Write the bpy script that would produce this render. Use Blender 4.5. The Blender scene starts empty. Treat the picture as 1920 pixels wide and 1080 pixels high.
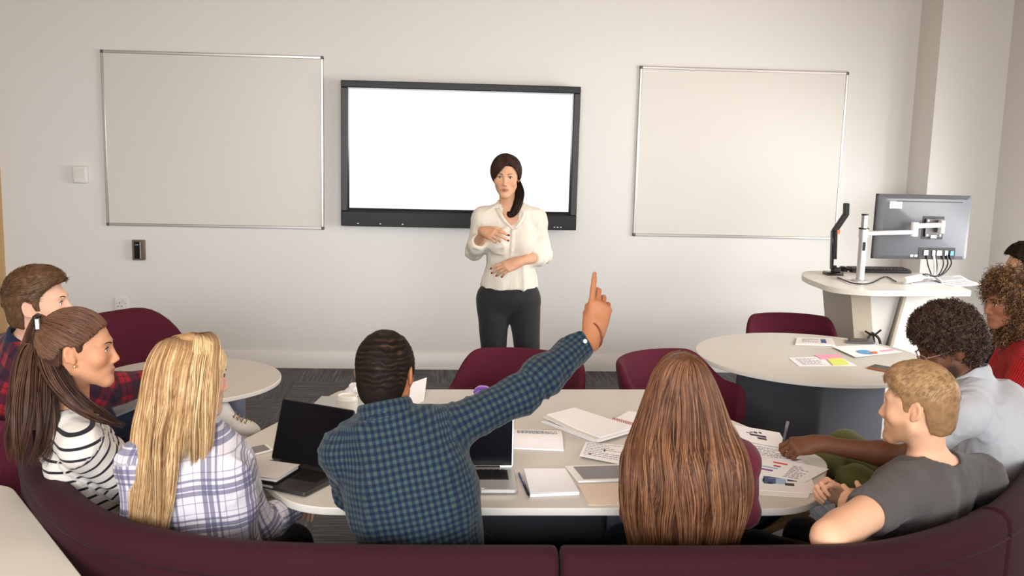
import bpy, bmesh, math, random
import numpy as np
from mathutils import Vector, Matrix

random.seed(7)
RNG = np.random.default_rng(11)
PI = math.pi
scn = bpy.context.scene
COL = scn.collection
A = np.array

# ------------------------------------------------------------------ camera
F_PX, YAW, PITCH, ROLL, CAM_H = 1890.27, 0.06473696, 0.15702383, 0.0256004, 1.92


def cam_axes():
    f = A([math.sin(YAW) * math.cos(PITCH), math.cos(YAW) * math.cos(PITCH), -math.sin(PITCH)])
    r = np.cross(f, [0, 0, 1.0]); r /= np.linalg.norm(r)
    u = np.cross(r, f)
    return r * math.cos(ROLL) + u * math.sin(ROLL), -r * math.sin(ROLL) + u * math.cos(ROLL), f


CR, CU, CF = cam_axes()
CAM = A([0, 0, CAM_H])
cam_data = bpy.data.cameras.new('camera')
cam = bpy.data.objects.new('camera', cam_data)
COL.objects.link(cam)
cam.matrix_world = Matrix(((CR[0], CU[0], -CF[0], 0), (CR[1], CU[1], -CF[1], 0), (CR[2], CU[2], -CF[2], CAM_H), (0, 0, 0, 1)))
cam_data.sensor_width = 36.0
cam_data.lens = 36.0 * F_PX / 1920
cam_data.clip_start = 0.05
cam_data.dof.use_dof = True
cam_data.dof.focus_distance = 4.6
cam_data.dof.aperture_fstop = 6.3
scn.camera = cam


def ray(x, y):
    return CF + CR * (x - 960) / F_PX - CU * (y - 540) / F_PX


def atz(x, y, z):
    d = ray(x, y)
    return CAM + d * (z - CAM_H) / d[2]


def aty(x, y, Y):
    d = ray(x, y)
    return CAM + d * Y / d[1]


# ------------------------------------------------------------------ world, lights, exposure
scn.view_settings.view_transform = 'Standard'
scn.view_settings.look = 'None'
scn.view_settings.gamma = 1
scn.view_settings.use_curve_mapping = False
scn.view_settings.exposure = 0.06
world = bpy.data.worlds.new('world'); scn.world = world
world.use_nodes = True
world.node_tree.nodes['Background'].inputs[0].default_value = (1.0, 0.985, 0.955, 1)
world.node_tree.nodes['Background'].inputs[1].default_value = 2.0


def area(name, loc, target, sx, sy, power, color, spread=180):
    l = bpy.data.lights.new(name, 'AREA')
    l.shape = 'RECTANGLE'; l.size = sx; l.size_y = sy; l.energy = power; l.color = color; l.spread = math.radians(spread)
    o = bpy.data.objects.new(name, l); COL.objects.link(o)
    o.location = loc
    d = Vector(target) - Vector(loc)
    o.rotation_euler = d.to_track_quat('-Z', 'Y').to_euler()
    return o


WALL_Y = 7.895
RIGHT_X = 4.20
LEFT_X = -4.5
REAR_Y = -2.2
CEIL_Z = 3.25
# side window daylight, plus added fills: low right, behind the camera and overhead
area('window_daylight', (RIGHT_X + 0.06, 4.75, 1.55), (0.4, 6.6, 0.2), 2.4, 1.7, 72, (1.0, 0.985, 0.95), 120)
area('window_daylight', (RIGHT_X + 0.06, 6.45, 0.75), (0.2, 7.6, 0.35), 0.8, 1.1, 13, (0.97, 0.99, 1.0), 130)  # added low fill to lift the lower back wall
area('window_daylight', (0.4, REAR_Y - 0.06, 2.1), (0.5, 5.5, 0.0), 6.0, 1.4, 130, (0.955, 0.98, 1.0), 84)  # added rear fill, tilted and narrowed to favour the lower wall
area('ceiling_panel_light', (-0.2, 4.2, CEIL_Z - 0.10), (-0.2, 4.2, 0), 1.2, 1.2, 18, (1.0, 0.94, 0.86))  # added overhead fill for wall and tables, no fixture modelled
area('ceiling_panel_light', (-1.2, 1.4, CEIL_Z - 0.10), (-1.2, 1.4, 0), 1.2, 1.2, 46, (1.0, 0.92, 0.82))  # added overhead fill, moved to brighten the near left table


# ------------------------------------------------------------------ small tools
def S(r, g, b):
    """sRGB 0-255 to linear"""
    f = lambda c: (c / 255 / 12.92) if c / 255 <= 0.04045 else ((c / 255 + 0.055) / 1.055) ** 2.4
    return (f(r), f(g), f(b), 1.0)


class NT:
    def __init__(s, name):
        s.m = bpy.data.materials.new(name); s.m.use_nodes = True
        s.t = s.m.node_tree; s.b = s.t.nodes['Principled BSDF']

    def n(s, kind, **kw):
        x = s.t.nodes.new(kind)
        for k, v in kw.items():
            setattr(x, k, v)
        return x

    def put(s, sock, v):
        if isinstance(v, bpy.types.NodeSocket):
            s.t.links.new(v, sock)
        else:
            sock.default_value = v

    def math(s, op, a, b=0.0, c=0.0, clamp=False):
        x = s.n('ShaderNodeMath', operation=op, use_clamp=clamp)
        s.put(x.inputs[0], a); s.put(x.inputs[1], b); s.put(x.inputs[2], c)
        return x.outputs[0]

    def mix(s, fac, a, b, blend='MIX'):
        x = s.n('ShaderNodeMix', data_type='RGBA', blend_type=blend)
        s.put(x.inputs[0], fac); s.put(x.inputs[6], a); s.put(x.inputs[7], b)
        return x.outputs[2]

    def coord(s, kind='Object'):
        return s.n('ShaderNodeTexCoord').outputs[kind]

    def attr(s, name, out='Fac'):
        return s.n('ShaderNodeAttribute', attribute_name=name).outputs[out]

    def noise(s, vec, scale, detail=2.0, rough=0.5, out='Fac'):
        x = s.n('ShaderNodeTexNoise'); x.inputs['Scale'].default_value = scale
        x.inputs['Detail'].default_value = detail; x.inputs['Roughness'].default_value = rough
        s.t.links.new(vec, x.inputs['Vector'])
        return x.outputs[out]

    def mapping(s, vec, scale=(1, 1, 1), loc=(0, 0, 0), rot=(0, 0, 0)):
        x = s.n('ShaderNodeMapping'); s.t.links.new(vec, x.inputs[0])
        x.inputs['Scale'].default_value = scale; x.inputs['Location'].default_value = loc
        x.inputs['Rotation'].default_value = rot
        return x.outputs[0]

    def sep(s, vec):
        x = s.n('ShaderNodeSeparateXYZ'); s.t.links.new(vec, x.inputs[0])
        return x.outputs

    def bump(s, h, strength=0.2, dist=0.002):
        x = s.n('ShaderNodeBump'); x.inputs['Strength'].default_value = strength
        x.inputs['Distance'].default_value = dist
        s.t.links.new(h, x.inputs['Height']); s.t.links.new(x.outputs[0], s.b.inputs['Normal'])

    def base(s, v):
        s.put(s.b.inputs['Base Color'], v)

    def set(s, **kw):
        for k, v in kw.items():
            s.put(s.b.inputs[k.replace('_', ' ')], v)
        return s

    def band(s, x, period, lo, hi):
        """1 where frac(x/period) lies in lo..hi"""
        f = s.math('FRACT', s.math('DIVIDE', x, period))
        return s.math('MULTIPLY', s.math('GREATER_THAN', f, lo), s.math('LESS_THAN', f, hi))


def plain(name, col, rough=0.5, metal=0.0, var=0.04, vscale=9.0, bump=0.0, bscale=300.0, **kw):
    t = NT(name)
    v = t.coord()
    n = t.noise(v, vscale, 3)
    d = tuple(c * (1 - var) for c in col[:3]) + (1,)
    e = tuple(min(1, c * (1 + var)) for c in col[:3]) + (1,)
    t.base(t.mix(n, d, e))
    t.set(Roughness=rough, Metallic=metal)
    if bump:
        t.bump(t.noise(v, bscale, 2), bump, 0.001)
    t.set(**kw)
    return t.m


def fabric(name, col, fleck=0.25, scale=900, bump=0.35, sheen=0.25):
    t = NT(name); v = t.coord()
    n = t.noise(v, scale, 2, 0.7); n2 = t.noise(v, 5, 2)
    c1 = tuple(c * (1 - fleck) for c in col[:3]) + (1,)
    c2 = tuple(min(1, c * (1 + fleck)) for c in col[:3]) + (1,)
    a = t.mix(t.math('MULTIPLY_ADD', t.math('SUBTRACT', n, 0.5), 2.0, 0.5, clamp=True), c1, c2)
    b = t.mix(n2, (0.94, 0.94, 0.94, 1), (1.06, 1.06, 1.06, 1))
    t.base(t.mix(1.0, a, b, 'MULTIPLY'))
    t.set(Roughness=0.85)
    t.b.inputs['Sheen Weight'].default_value = sheen * 0.3
    t.b.inputs['Sheen Roughness'].default_value = 0.4
    t.b.inputs['Specular IOR Level'].default_value = 0.15
    t.bump(n, bump, 0.001)
    return t.m


WL = {}


def tag(o, label, cat, group=None):
    o['label'] = label; o['category'] = cat
    if group:
        o['group'] = group
    return o


def structure(o):
    o['kind'] = 'structure'
    return o


def empty(name, loc, label, cat, group=None):
    o = bpy.data.objects.new(name, None); COL.objects.link(o)
    o.location = tuple(float(c) for c in loc); o.empty_display_size = 0.1
    WL[o] = A(loc, float)
    return tag(o, label, cat, group)


def raw_mesh(name, V, Fq, smooth=True):
    """V (n,3) array, Fq: (m,k) int array or list of faces"""
    me = bpy.data.meshes.new(name)
    if isinstance(Fq, np.ndarray):
        n, k = Fq.shape
        me.vertices.add(len(V)); me.vertices.foreach_set('co', np.ascontiguousarray(V, np.float32).ravel())
        me.loops.add(n * k); me.loops.foreach_set('vertex_index', np.ascontiguousarray(Fq, np.int32).ravel())
        me.polygons.add(n)
        me.polygons.foreach_set('loop_start', np.arange(0, n * k, k, dtype=np.int32))
        me.update(calc_edges=True)
    else:
        me.from_pydata([tuple(map(float, v)) for v in V], [], [tuple(f) for f in Fq])
        me.update()
    if smooth:
        me.polygons.foreach_set('use_smooth', np.ones(len(me.polygons), bool))
    return me


def put(name, V, Fq, mats, parent=None, loc=None, smooth=True, fmat=None):
    V = A(V, float)
    if parent is not None:
        off = WL[parent]
    else:
        off = A(loc, float) if loc is not None else A([0.0, 0, 0])
    me = raw_mesh(name, V - off, Fq, smooth)
    if not isinstance(mats, (list, tuple)):
        mats = [mats]
    for m in mats:
        me.materials.append(m)
    if fmat is not None:
        me.polygons.foreach_set('material_index', A(fmat, np.int32))
    o = bpy.data.objects.new(name, me); COL.objects.link(o)
    WL[o] = off
    if parent is not None:
        o.parent = parent
    else:
        o.location = tuple(off)
    return o


def bevel(o, w=0.003, seg=2, ang=40):
    m = o.modifiers.new('bevel', 'BEVEL'); m.width = w; m.segments = seg
    m.limit_method = 'ANGLE'; m.angle_limit = math.radians(ang)
    m.harden_normals = False
    return o


def autosmooth(o, ang=40):
    me = o.data
    bm = bmesh.new(); bm.from_mesh(me)
    for e in bm.edges:
        if len(e.link_faces) == 2 and e.calc_face_angle(0) > math.radians(ang):
            e.smooth = False
    bm.to_mesh(me); bm.free()
    return o


class MB:
    """collects shapes of ONE mesh"""
    def __init__(s):
        s.v = []; s.f = []; s.m = []

    def add(s, V, Fc, mi=0):
        b = len(s.v); s.v += [tuple(map(float, p)) for p in V]
        for f in Fc:
            s.f.append(tuple(int(i) + b for i in f)); s.m.append(mi)
        return s

    def box(s, c, size, R=None, mi=0):
        h = A(size) / 2.0
        P = A([[x, y, z] for x in (-1, 1) for y in (-1, 1) for z in (-1, 1)]) * h
        if R is not None:
            P = P @ A(R).T
        return s.add(P + A(c), [(0, 1, 3, 2), (4, 6, 7, 5), (0, 4, 5, 1), (2, 3, 7, 6), (0, 2, 6, 4), (1, 5, 7, 3)], mi)

    def prism(s, poly, z0, z1, mi=0):
        n = len(poly)
        if sum(poly[i][0] * poly[(i + 1) % n][1] - poly[(i + 1) % n][0] * poly[i][1] for i in range(n)) < 0:
            poly = poly[::-1]
        V = [(p[0], p[1], z0) for p in poly] + [(p[0], p[1], z1) for p in poly]
        return s.add(V, [tuple(range(n))[::-1], tuple(range(n, 2 * n))] + [(i, (i + 1) % n, n + (i + 1) % n, n + i) for i in range(n)], mi)

    def tube(s, pts, r, sides=10, mi=0, caps=True):
        P = A(pts, float); n = len(P)
        r = np.full(n, r) if np.isscalar(r) else A(r, float)
        T = np.gradient(P, axis=0); T /= np.linalg.norm(T, axis=1)[:, None] + 1e-12
        ref = A([0, 0, 1.0]) if abs(T[0][2]) < 0.9 else A([1.0, 0, 0])
        V = []
        N = np.cross(T[0], ref); N /= np.linalg.norm(N)
        for i in range(n):
            N = N - T[i] * (N @ T[i]); N /= np.linalg.norm(N)
            B = np.cross(T[i], N)
            for k in range(sides):
                a = 2 * PI * k / sides
                V.append(P[i] + r[i] * (N * math.cos(a) + B * math.sin(a)))
        Fc = []
        for i in range(n - 1):
            for k in range(sides):
                k2 = (k + 1) % sides
                Fc.append((i * sides + k, i * sides + k2, (i + 1) * sides + k2, (i + 1) * sides + k))
        if caps:
            Fc.append(tuple(range(sides))[::-1]); Fc.append(tuple(range((n - 1) * sides, n * sides)))
        return s.add(V, Fc, mi)

    def lathe(s, prof, c, axis=(0, 0, 1), seg=32, mi=0):
        ax = A(axis, float); ax /= np.linalg.norm(ax)
        ref = A([1.0, 0, 0]) if abs(ax[0]) < 0.9 else A([0, 1.0, 0])
        X = np.cross(ref, ax); X /= np.linalg.norm(X); Y = np.cross(ax, X)
        V = []; Fc = []
        for (r, z) in prof:
            for k in range(seg):
                a = 2 * PI * k / seg
                V.append(A(c) + ax * z + (X * math.cos(a) + Y * math.sin(a)) * max(r, 1e-5))
        for i in range(len(prof) - 1):
            for k in range(seg):
                k2 = (k + 1) % seg
                Fc.append((i * seg + k, i * seg + k2, (i + 1) * seg + k2, (i + 1) * seg + k))
        Fc.append(tuple(range(seg))[::-1]); Fc.append(tuple(range((len(prof) - 1) * seg, len(prof) * seg)))
        return s.add(V, Fc, mi)

    def build(s, name, mats, parent=None, loc=None, smooth=False, auto=True):
        o = put(name, s.v, s.f, mats, parent, loc, True if auto else smooth, s.m)
        if auto:
            autosmooth(o)
        return o


def round_poly(pts, rad, seg=6):
    n = len(pts); out = []
    for i in range(n):
        p0, p1, p2 = A(pts[i - 1][:2], float), A(pts[i][:2], float), A(pts[(i + 1) % n][:2], float)
        r = rad[i] if isinstance(rad, (list, tuple)) else rad
        d1 = p0 - p1; d2 = p2 - p1
        r = min(r, 0.49 * np.linalg.norm(d1), 0.49 * np.linalg.norm(d2))
        a = p1 + d1 / np.linalg.norm(d1) * r; b = p1 + d2 / np.linalg.norm(d2) * r
        for k in range(seg + 1):
            t = k / seg
            out.append((1 - t) ** 2 * a + 2 * t * (1 - t) * p1 + t * t * b)
    return [tuple(p) for p in out]


def spline(pts, n=40):
    P = A(pts, float); m = len(P)
    if m == 2:
        t = np.linspace(0, 1, n)[:, None]
        return P[0] * (1 - t) + P[1] * t
    Q = np.vstack([2 * P[0] - P[1], P, 2 * P[-1] - P[-2]])
    out = []
    for u in np.linspace(0, m - 1 - 1e-9, n):
        i = int(u); t = u - i
        p0, p1, p2, p3 = Q[i], Q[i + 1], Q[i + 2], Q[i + 3]
        out.append(0.5 * (2 * p1 + (p2 - p0) * t + (2 * p0 - 5 * p1 + 4 * p2 - p3) * t * t + (3 * p1 - p0 - 3 * p2 + p3) * t ** 3))
    return A(out)


def sweep(path, prof, name, mat, parent=None, loc=None, zs=None):
    """path (n,2) xy; prof closed list of (offset to the left of travel, z)"""
    P = A(path, float); n = len(P); m = len(prof)
    T = np.gradient(P, axis=0); T /= np.linalg.norm(T, axis=1)[:, None]
    N = np.c_[-T[:, 1], T[:, 0]]
    V = []
    for i in range(n):
        k = 1.0 if zs is None else zs[i]
        for (o, z) in prof:
            V.append((P[i][0] + N[i][0] * o, P[i][1] + N[i][1] * o, z * k))
    Fc = [(i * m + j, (i + 1) * m + j, (i + 1) * m + (j + 1) % m, i * m + (j + 1) % m) for i in range(n - 1) for j in range(m)]
    Fc.append(tuple(range(m))); Fc.append(tuple(range((n - 1) * m, n * m))[::-1])
    b = MB().add(V, Fc)
    o = b.build(name, mat, parent, loc)
    bm = bmesh.new(); bm.from_mesh(o.data); bmesh.ops.recalc_face_normals(bm, faces=bm.faces); bm.to_mesh(o.data); bm.free()
    return autosmooth(o, 50)


def bez(pts, n=16):
    return spline(pts, n)
# ------------------------------------------------------------------ implicit surfaces for bodies, clothes and hair
def unit(v):
    v = A(v, float)
    return v / (np.linalg.norm(v) + 1e-12)


def lerp(a, b, t):
    return A(a, float) * (1 - t) + A(b, float) * t


def axis_pts(lo, hi, h, fine):
    out = [lo]
    while out[-1] < hi:
        x = out[-1]; st = h
        for (a, b, s) in fine:
            if a - h < x < b:
                st = min(st, s)
        out.append(x + st)
    return A(out)


def cap(a, b, ra, rb, k=0.02, op='+'):
    return ('c', A(a, float), A(b, float), ra, rb, k, op)


def ell(c, r, R=None, k=0.02, op='+'):
    return ('e', A(c, float), A(r, float), np.eye(3) if R is None else R, k, op)


def fun(f, c, R, half, k=0.01, op='-'):
    return ('f', f, A(c, float), R, half, k, op)


def smin(a, b, k):
    h = np.clip(0.5 + 0.5 * (b - a) / k, 0, 1)
    return b * (1 - h) + a * h - k * h * (1 - h)


def field(ax, prims, D=None):
    if D is None:
        D = np.full([len(a) for a in ax], 0.3, np.float32)
    for p in prims:
        if p[0] == 'c':
            _, a, b, ra, rb, k, op = p
            m = max(ra, rb) + k + 0.025
            lo = np.minimum(a, b) - m; hi = np.maximum(a, b) + m
        elif p[0] == 'e':
            _, c, r, R, k, op = p
            ext = np.sqrt(((R * r) ** 2).sum(1)) + k + 0.025
            lo, hi = c - ext, c + ext
        else:
            _, f, c, R, half, k, op = p
            lo, hi = c - half, c + half
        sl = []
        for i in range(3):
            i0 = max(0, np.searchsorted(ax[i], lo[i]) - 1); i1 = min(len(ax[i]), np.searchsorted(ax[i], hi[i]) + 1)
            sl.append(slice(i0, i1))
        if any(s.stop <= s.start for s in sl):
            continue
        sl = tuple(sl)
        X = ax[0][sl[0]].astype(np.float32)[:, None, None]; Y = ax[1][sl[1]].astype(np.float32)[None, :, None]
        Z = ax[2][sl[2]].astype(np.float32)[None, None, :]
        if p[0] == 'c':
            ab = b - a; L2 = ab @ ab + 1e-12
            x, y, z = X - a[0], Y - a[1], Z - a[2]
            t = np.clip((x * ab[0] + y * ab[1] + z * ab[2]) / L2, 0, 1)
            d = np.sqrt((x - t * ab[0]) ** 2 + (y - t * ab[1]) ** 2 + (z - t * ab[2]) ** 2) - (ra + (rb - ra) * t)
        else:
            x, y, z = X - c[0], Y - c[1], Z - c[2]
            lx, ly, lz = [x * R[0, i] + y * R[1, i] + z * R[2, i] for i in range(3)]
            if p[0] == 'e':
                qx, qy, qz = lx / r[0], ly / r[1], lz / r[2]
                k0 = np.sqrt(qx * qx + qy * qy + qz * qz) + 1e-6
                k1 = np.sqrt((qx / r[0]) ** 2 + (qy / r[1]) ** 2 + (qz / r[2]) ** 2) + 1e-6
                d = k0 * (k0 - 1) / k1
            else:
                d = f(lx, ly, lz)
        if op == '+':
            D[sl] = smin(D[sl], d, k)
        else:
            D[sl] = -smin(-D[sl], d, k)
    return D


def surface(D, ax):
    s = D < 0
    nx, ny, nz = D.shape
    cnt = np.zeros((nx - 1, ny - 1, nz - 1), np.int8)
    for dx in (0, 1):
        for dy in (0, 1):
            for dz in (0, 1):
                cnt += s[dx:nx - 1 + dx, dy:ny - 1 + dy, dz:nz - 1 + dz]
    I, J, K = np.nonzero((cnt > 0) & (cnt < 8))
    n = len(I)
    if n == 0:
        return np.zeros((0, 3)), np.zeros((0, 4), np.int32)
    cor = [(dx, dy, dz) for dx in (0, 1) for dy in (0, 1) for dz in (0, 1)]
    val = np.stack([D[I + c[0], J + c[1], K + c[2]] for c in cor], 1)
    pos = np.stack([np.stack([ax[0][I + c[0]], ax[1][J + c[1]], ax[2][K + c[2]]], 1) for c in cor], 1)
    acc = np.zeros((n, 3)); w = np.zeros(n)
    for i in range(8):
        for j in range(i + 1, 8):
            if sum(abs(cor[i][q] - cor[j][q]) for q in range(3)) != 1:
                continue
            a, b = val[:, i], val[:, j]
            m = (a < 0) != (b < 0)
            t = np.where(m, a / np.where(m, a - b, 1), 0)
            acc += np.where(m[:, None], pos[:, i] + (pos[:, j] - pos[:, i]) * t[:, None], 0); w += m
    V = acc / w[:, None]
    vid = np.full(cnt.shape, -1, np.int32); vid[I, J, K] = np.arange(n)
    quads = []
    for axn in range(3):
        lo = [slice(None)] * 3; hi = [slice(None)] * 3
        lo[axn] = slice(0, D.shape[axn] - 1); hi[axn] = slice(1, None)
        ch = s[tuple(lo)] != s[tuple(hi)]
        i, j, k = np.nonzero(ch)
        o1, o2 = [q for q in range(3) if q != axn]
        ijk = [i, j, k]
        ok = (ijk[o1] > 0) & (ijk[o1] < D.shape[o1] - 1) & (ijk[o2] > 0) & (ijk[o2] < D.shape[o2] - 1)
        ijk = [q[ok] for q in ijk]
        def cell(d1, d2):
            q = [ijk[0], ijk[1], ijk[2]]
            q[o1] = q[o1] + d1; q[o2] = q[o2] + d2
            return vid[q[0], q[1], q[2]]
        Q = np.stack([cell(-1, -1), cell(0, -1), cell(0, 0), cell(-1, 0)], 1)
        ins = s[ijk[0], ijk[1], ijk[2]]
        if axn == 1:
            ins = ~ins
        Q[~ins] = Q[~ins][:, ::-1]
        quads.append(Q)
    return V, np.vstack(quads).astype(np.int32)


def vnormals(V, Q):
    fn = np.cross(V[Q[:, 2]] - V[Q[:, 0]], V[Q[:, 3]] - V[Q[:, 1]])
    N = np.zeros_like(V)
    for c in range(4):
        for q in range(3):
            N[:, q] += np.bincount(Q[:, c], fn[:, q], len(V))
    return N / (np.linalg.norm(N, axis=1)[:, None] + 1e-12)


def relax(V, Q, it=1, lam=0.5):
    a = np.concatenate([Q[:, i] for i in range(4)]); b = np.concatenate([Q[:, (i + 1) % 4] for i in range(4)])
    deg = np.bincount(a, minlength=len(V)) + np.bincount(b, minlength=len(V))
    for _ in range(it):
        W = np.empty_like(V)
        for q in range(3):
            W[:, q] = np.bincount(a, V[b, q], len(V)) + np.bincount(b, V[a, q], len(V))
        V = V + lam * (W / np.maximum(deg, 1)[:, None] - V)
    return V


def vnoise(P, seed=0):
    """value noise -1..1 at points P (n,3)"""
    P = P + 1000.0
    I = np.floor(P).astype(np.int64); f = P - I; f = f * f * (3 - 2 * f)
    def h(dx, dy, dz):
        n = (I[:, 0] + dx) * 73856093 ^ (I[:, 1] + dy) * 19349663 ^ (I[:, 2] + dz) * 83492791 ^ (seed * 2654435)
        n = (n ^ (n >> 13)) * 1274126177 & 0x7fffffff
        return (n ^ (n >> 16)) % 65536 / 32767.5 - 1
    r = 0
    for dx in (0, 1):
        for dy in (0, 1):
            for dz in (0, 1):
                r = r + h(dx, dy, dz) * (f[:, 0] if dx else 1 - f[:, 0]) * (f[:, 1] if dy else 1 - f[:, 1]) * (f[:, 2] if dz else 1 - f[:, 2])
    return r


def bounds(prims):
    lo = A([9.0, 9, 9]); hi = -lo
    for p in prims:
        if p[-1] != '+':
            continue
        if p[0] == 'c':
            m = max(p[3], p[4])
            lo = np.minimum(lo, np.minimum(p[1], p[2]) - m); hi = np.maximum(hi, np.maximum(p[1], p[2]) + m)
        elif p[0] == 'e':
            e = np.sqrt(((p[3] * p[2]) ** 2).sum(1))
            lo = np.minimum(lo, p[1] - e); hi = np.maximum(hi, p[1] + e)
    return lo - 0.03, hi + 0.03


def attr_set(me, name, kind, data):
    at = me.attributes.new(name, kind, 'POINT')
    at.data.foreach_set('value' if kind == 'FLOAT' else 'vector', np.ascontiguousarray(data, np.float32).ravel())


# ------------------------------------------------------------------ head, hand, torso, limbs
def rot_frame(yaw, pitch=0.0, roll=0.0):
    """columns: person's right, forward, up.  yaw 0 looks along +y, 90 looks along +x"""
    y, p, r = map(math.radians, (yaw, pitch, roll))
    Fw = A([math.sin(y) * math.cos(p), math.cos(y) * math.cos(p), -math.sin(p)])
    Rt = unit(np.cross(Fw, [0, 0, 1.0])); Up = np.cross(Rt, Fw)
    R2 = Rt * math.cos(r) + Up * math.sin(r); U2 = -Rt * math.sin(r) + Up * math.cos(r)
    return np.stack([R2, Fw, U2], 1)


def head_prims(c, R, s, fem):
    T = lambda x, y, z: c + R @ (A([x, y, z]) * s)
    P = []
    E = lambda x, y, z, rx, ry, rz, k=0.02, op='+': P.append(ell(T(x, y, z), A([rx, ry, rz]) * s, R, k * s, op))
    K = lambda a, b, ra, rb, k=0.012, op='+': P.append(cap(T(*a), T(*b), ra * s, rb * s, k * s, op))
    j = 0.93 if fem else 1.0
    E(0, -0.012, 0.035, 0.074, 0.096, 0.086)
    E(0, 0.022, 0.005, 0.066 * j + 0.003, 0.068, 0.075, 0.03)
    E(0, 0.040, -0.045, 0.053 * j, 0.050, 0.066, 0.03)
    for sx in (-1, 1):
        K((sx * 0.050 * j, 0.006, -0.055), (sx * 0.015, 0.074, -0.102), 0.013 if fem else 0.016, 0.012 if fem else 0.014, 0.03)
        E(sx * 0.042, 0.062, -0.024, 0.021, 0.020, 0.022, 0.025)
        K((sx * 0.012, 0.090, 0.021), (sx * 0.042, 0.074, 0.024), 0.0062 if fem else 0.0100, 0.006 if fem else 0.008, 0.018)
        E(sx * 0.031, 0.101, 0.000, 0.019, 0.016, 0.013, 0.012, '-')
        E(sx * 0.031, 0.0765, 0.0005, 0.0142, 0.0142, 0.0142, 0.005)
        E(sx * 0.031, 0.0930, 0.0000, 0.0142, 0.0120, 0.0072 if fem else 0.0062, 0.002, '-')
    K((0, 0.072 if fem else 0.080, -0.103), (0, 0.076 if fem else 0.083, -0.103), 0.015 if fem else 0.019, 0.0145 if fem else 0.017, 0.025)
    K((0, 0.089, 0.012), (0, 0.110, -0.036), 0.0062, 0.0080 if fem else 0.0098, 0.012)
    for sx in (-1, 1):
        E(sx * (0.0095 if fem else 0.0115), 0.099, -0.041, 0.0066 if fem else 0.0078, 0.011, 0.0068, 0.008)
    E(0, 0.074 if fem else 0.076, -0.066, 0.030, 0.020, 0.020, 0.02)
    l_ = 0.0008 if fem else 0.0
    K((-0.020, 0.084, -0.0695), (0, 0.0935, -0.0655), 0.0042, 0.0062 + l_, 0.005)
    K((0.020, 0.084, -0.0695), (0, 0.0935, -0.0655), 0.0042, 0.0062 + l_, 0.005)
    K((-0.016, 0.084, -0.0775), (0.016, 0.084, -0.0775), 0.0055, 0.0055, 0.005)
    K((0, 0.0885, -0.0785), (0, 0.0887, -0.0785), 0.0068 + l_, 0.0068 + l_, 0.006)
    for sx in (-1, 1):
        a = math.radians(24) * sx
        Re = R @ A([[math.cos(a), -math.sin(a), 0], [math.sin(a), math.cos(a), 0], [0, 0, 1]])
        P.append(ell(T(sx * 0.078, -0.012, 0.002), A([0.0065, 0.0175, 0.030]) * s, Re, 0.006 * s))
        P.append(ell(T(sx * 0.088, -0.009, 0.004), A([0.008, 0.0095, 0.017]) * s, Re, 0.004 * s, '-'))
        P.append(ell(T(sx * 0.074, -0.002, -0.022), A([0.0055, 0.008, 0.011]) * s, Re, 0.005 * s))
    return P


FINGER = [(0.027, 0.088, (0.044, 0.026, 0.021)), (0.0085, 0.091, (0.048, 0.030, 0.022)), (-0.010, 0.086, (0.044, 0.028, 0.021)), (-0.027, 0.078, (0.034, 0.021, 0.019))]


def hand_prims(w, d, nrm, right, curls, thumb=(20, 25, 15, 40), s=1.0, spread=4.0):
    """w wrist, d finger direction, nrm out of the back of the hand; curls 4x(mcp,pip,dip) degrees;
    thumb (away, flex1, flex2, opposition).  returns prims and fingertip frames"""
    d = unit(d); nrm = unit(nrm - d * (A(nrm, float) @ d))
    t = np.cross(nrm, d) if right else np.cross(d, nrm)      # thumb side
    P = []; tips = []
    for i, (off, ln, ph) in enumerate(FINGER):
        b0 = w + t * off * 0.55 * s + d * 0.012 * s
        kn = w + t * off * s + d * ln * s + nrm * (0.004 if i in (1, 2) else 0.0) * s
        P.append(cap(b0, kn, 0.0150 * s, 0.0118 * s, 0.016 * s))
    P.append(cap(w - d * 0.03 * s, w + d * 0.03 * s, 0.024 * s, 0.021 * s, 0.02 * s))
    P.append(ell(w + d * 0.045 * s - nrm * 0.006 * s, A([0.036, 0.045, 0.015]) * s, np.stack([t, d, nrm], 1), 0.012 * s))
    for i, (off, ln, ph) in enumerate(FINGER):
        kn = w + t * off * s + d * ln * s + nrm * (0.004 if i in (1, 2) else 0.0) * s
        a = 0.0; p = kn
        sp = math.radians((1.5 - i) * spread)
        dd = unit(d * math.cos(sp) + t * math.sin(sp))
        rr = [0.0096, 0.0086, 0.0078, 0.0066]
        if i == 3:
            rr = [0.0084, 0.0076, 0.0068, 0.006]
        for j in range(3):
            a += math.radians(curls[i][j])
            v = dd * math.cos(a) - nrm * math.sin(a)
            q = p + v * ph[j] * s
            P.append(cap(p, q, rr[j] * s, rr[j + 1] * s, 0.004 * s))
            p = q
        tips.append((p, v, unit(nrm * math.cos(a) + dd * math.sin(a))))
    aw, f1, f2, op = map(math.radians, thumb)
    b = w + t * 0.020 * s + d * 0.018 * s - nrm * 0.006 * s
    v0 = unit(d * math.cos(aw) + t * math.sin(aw) * math.cos(op) - nrm * math.sin(aw) * math.sin(op))
    inn = unit(-t * math.cos(op) * 0.7 - nrm * 0.7 + d * 0.2); inn = unit(inn - v0 * (inn @ v0))
    p1 = b + v0 * 0.044 * s
    P.append(cap(b, p1, 0.0165 * s, 0.0118 * s, 0.016 * s))
    v1 = v0 * math.cos(f1) + inn * math.sin(f1); p2 = p1 + v1 * 0.033 * s
    P.append(cap(p1, p2, 0.0108 * s, 0.0098 * s, 0.005 * s))
    v2 = v0 * math.cos(f1 + f2) + inn * math.sin(f1 + f2); p3 = p2 + v2 * 0.025 * s
    P.append(cap(p2, p3, 0.0096 * s, 0.0076 * s, 0.004 * s))
    tips.append((p3, v2, unit(np.cross(v2, np.cross(unit(t + nrm), v2)))))
    return P, tips


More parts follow.
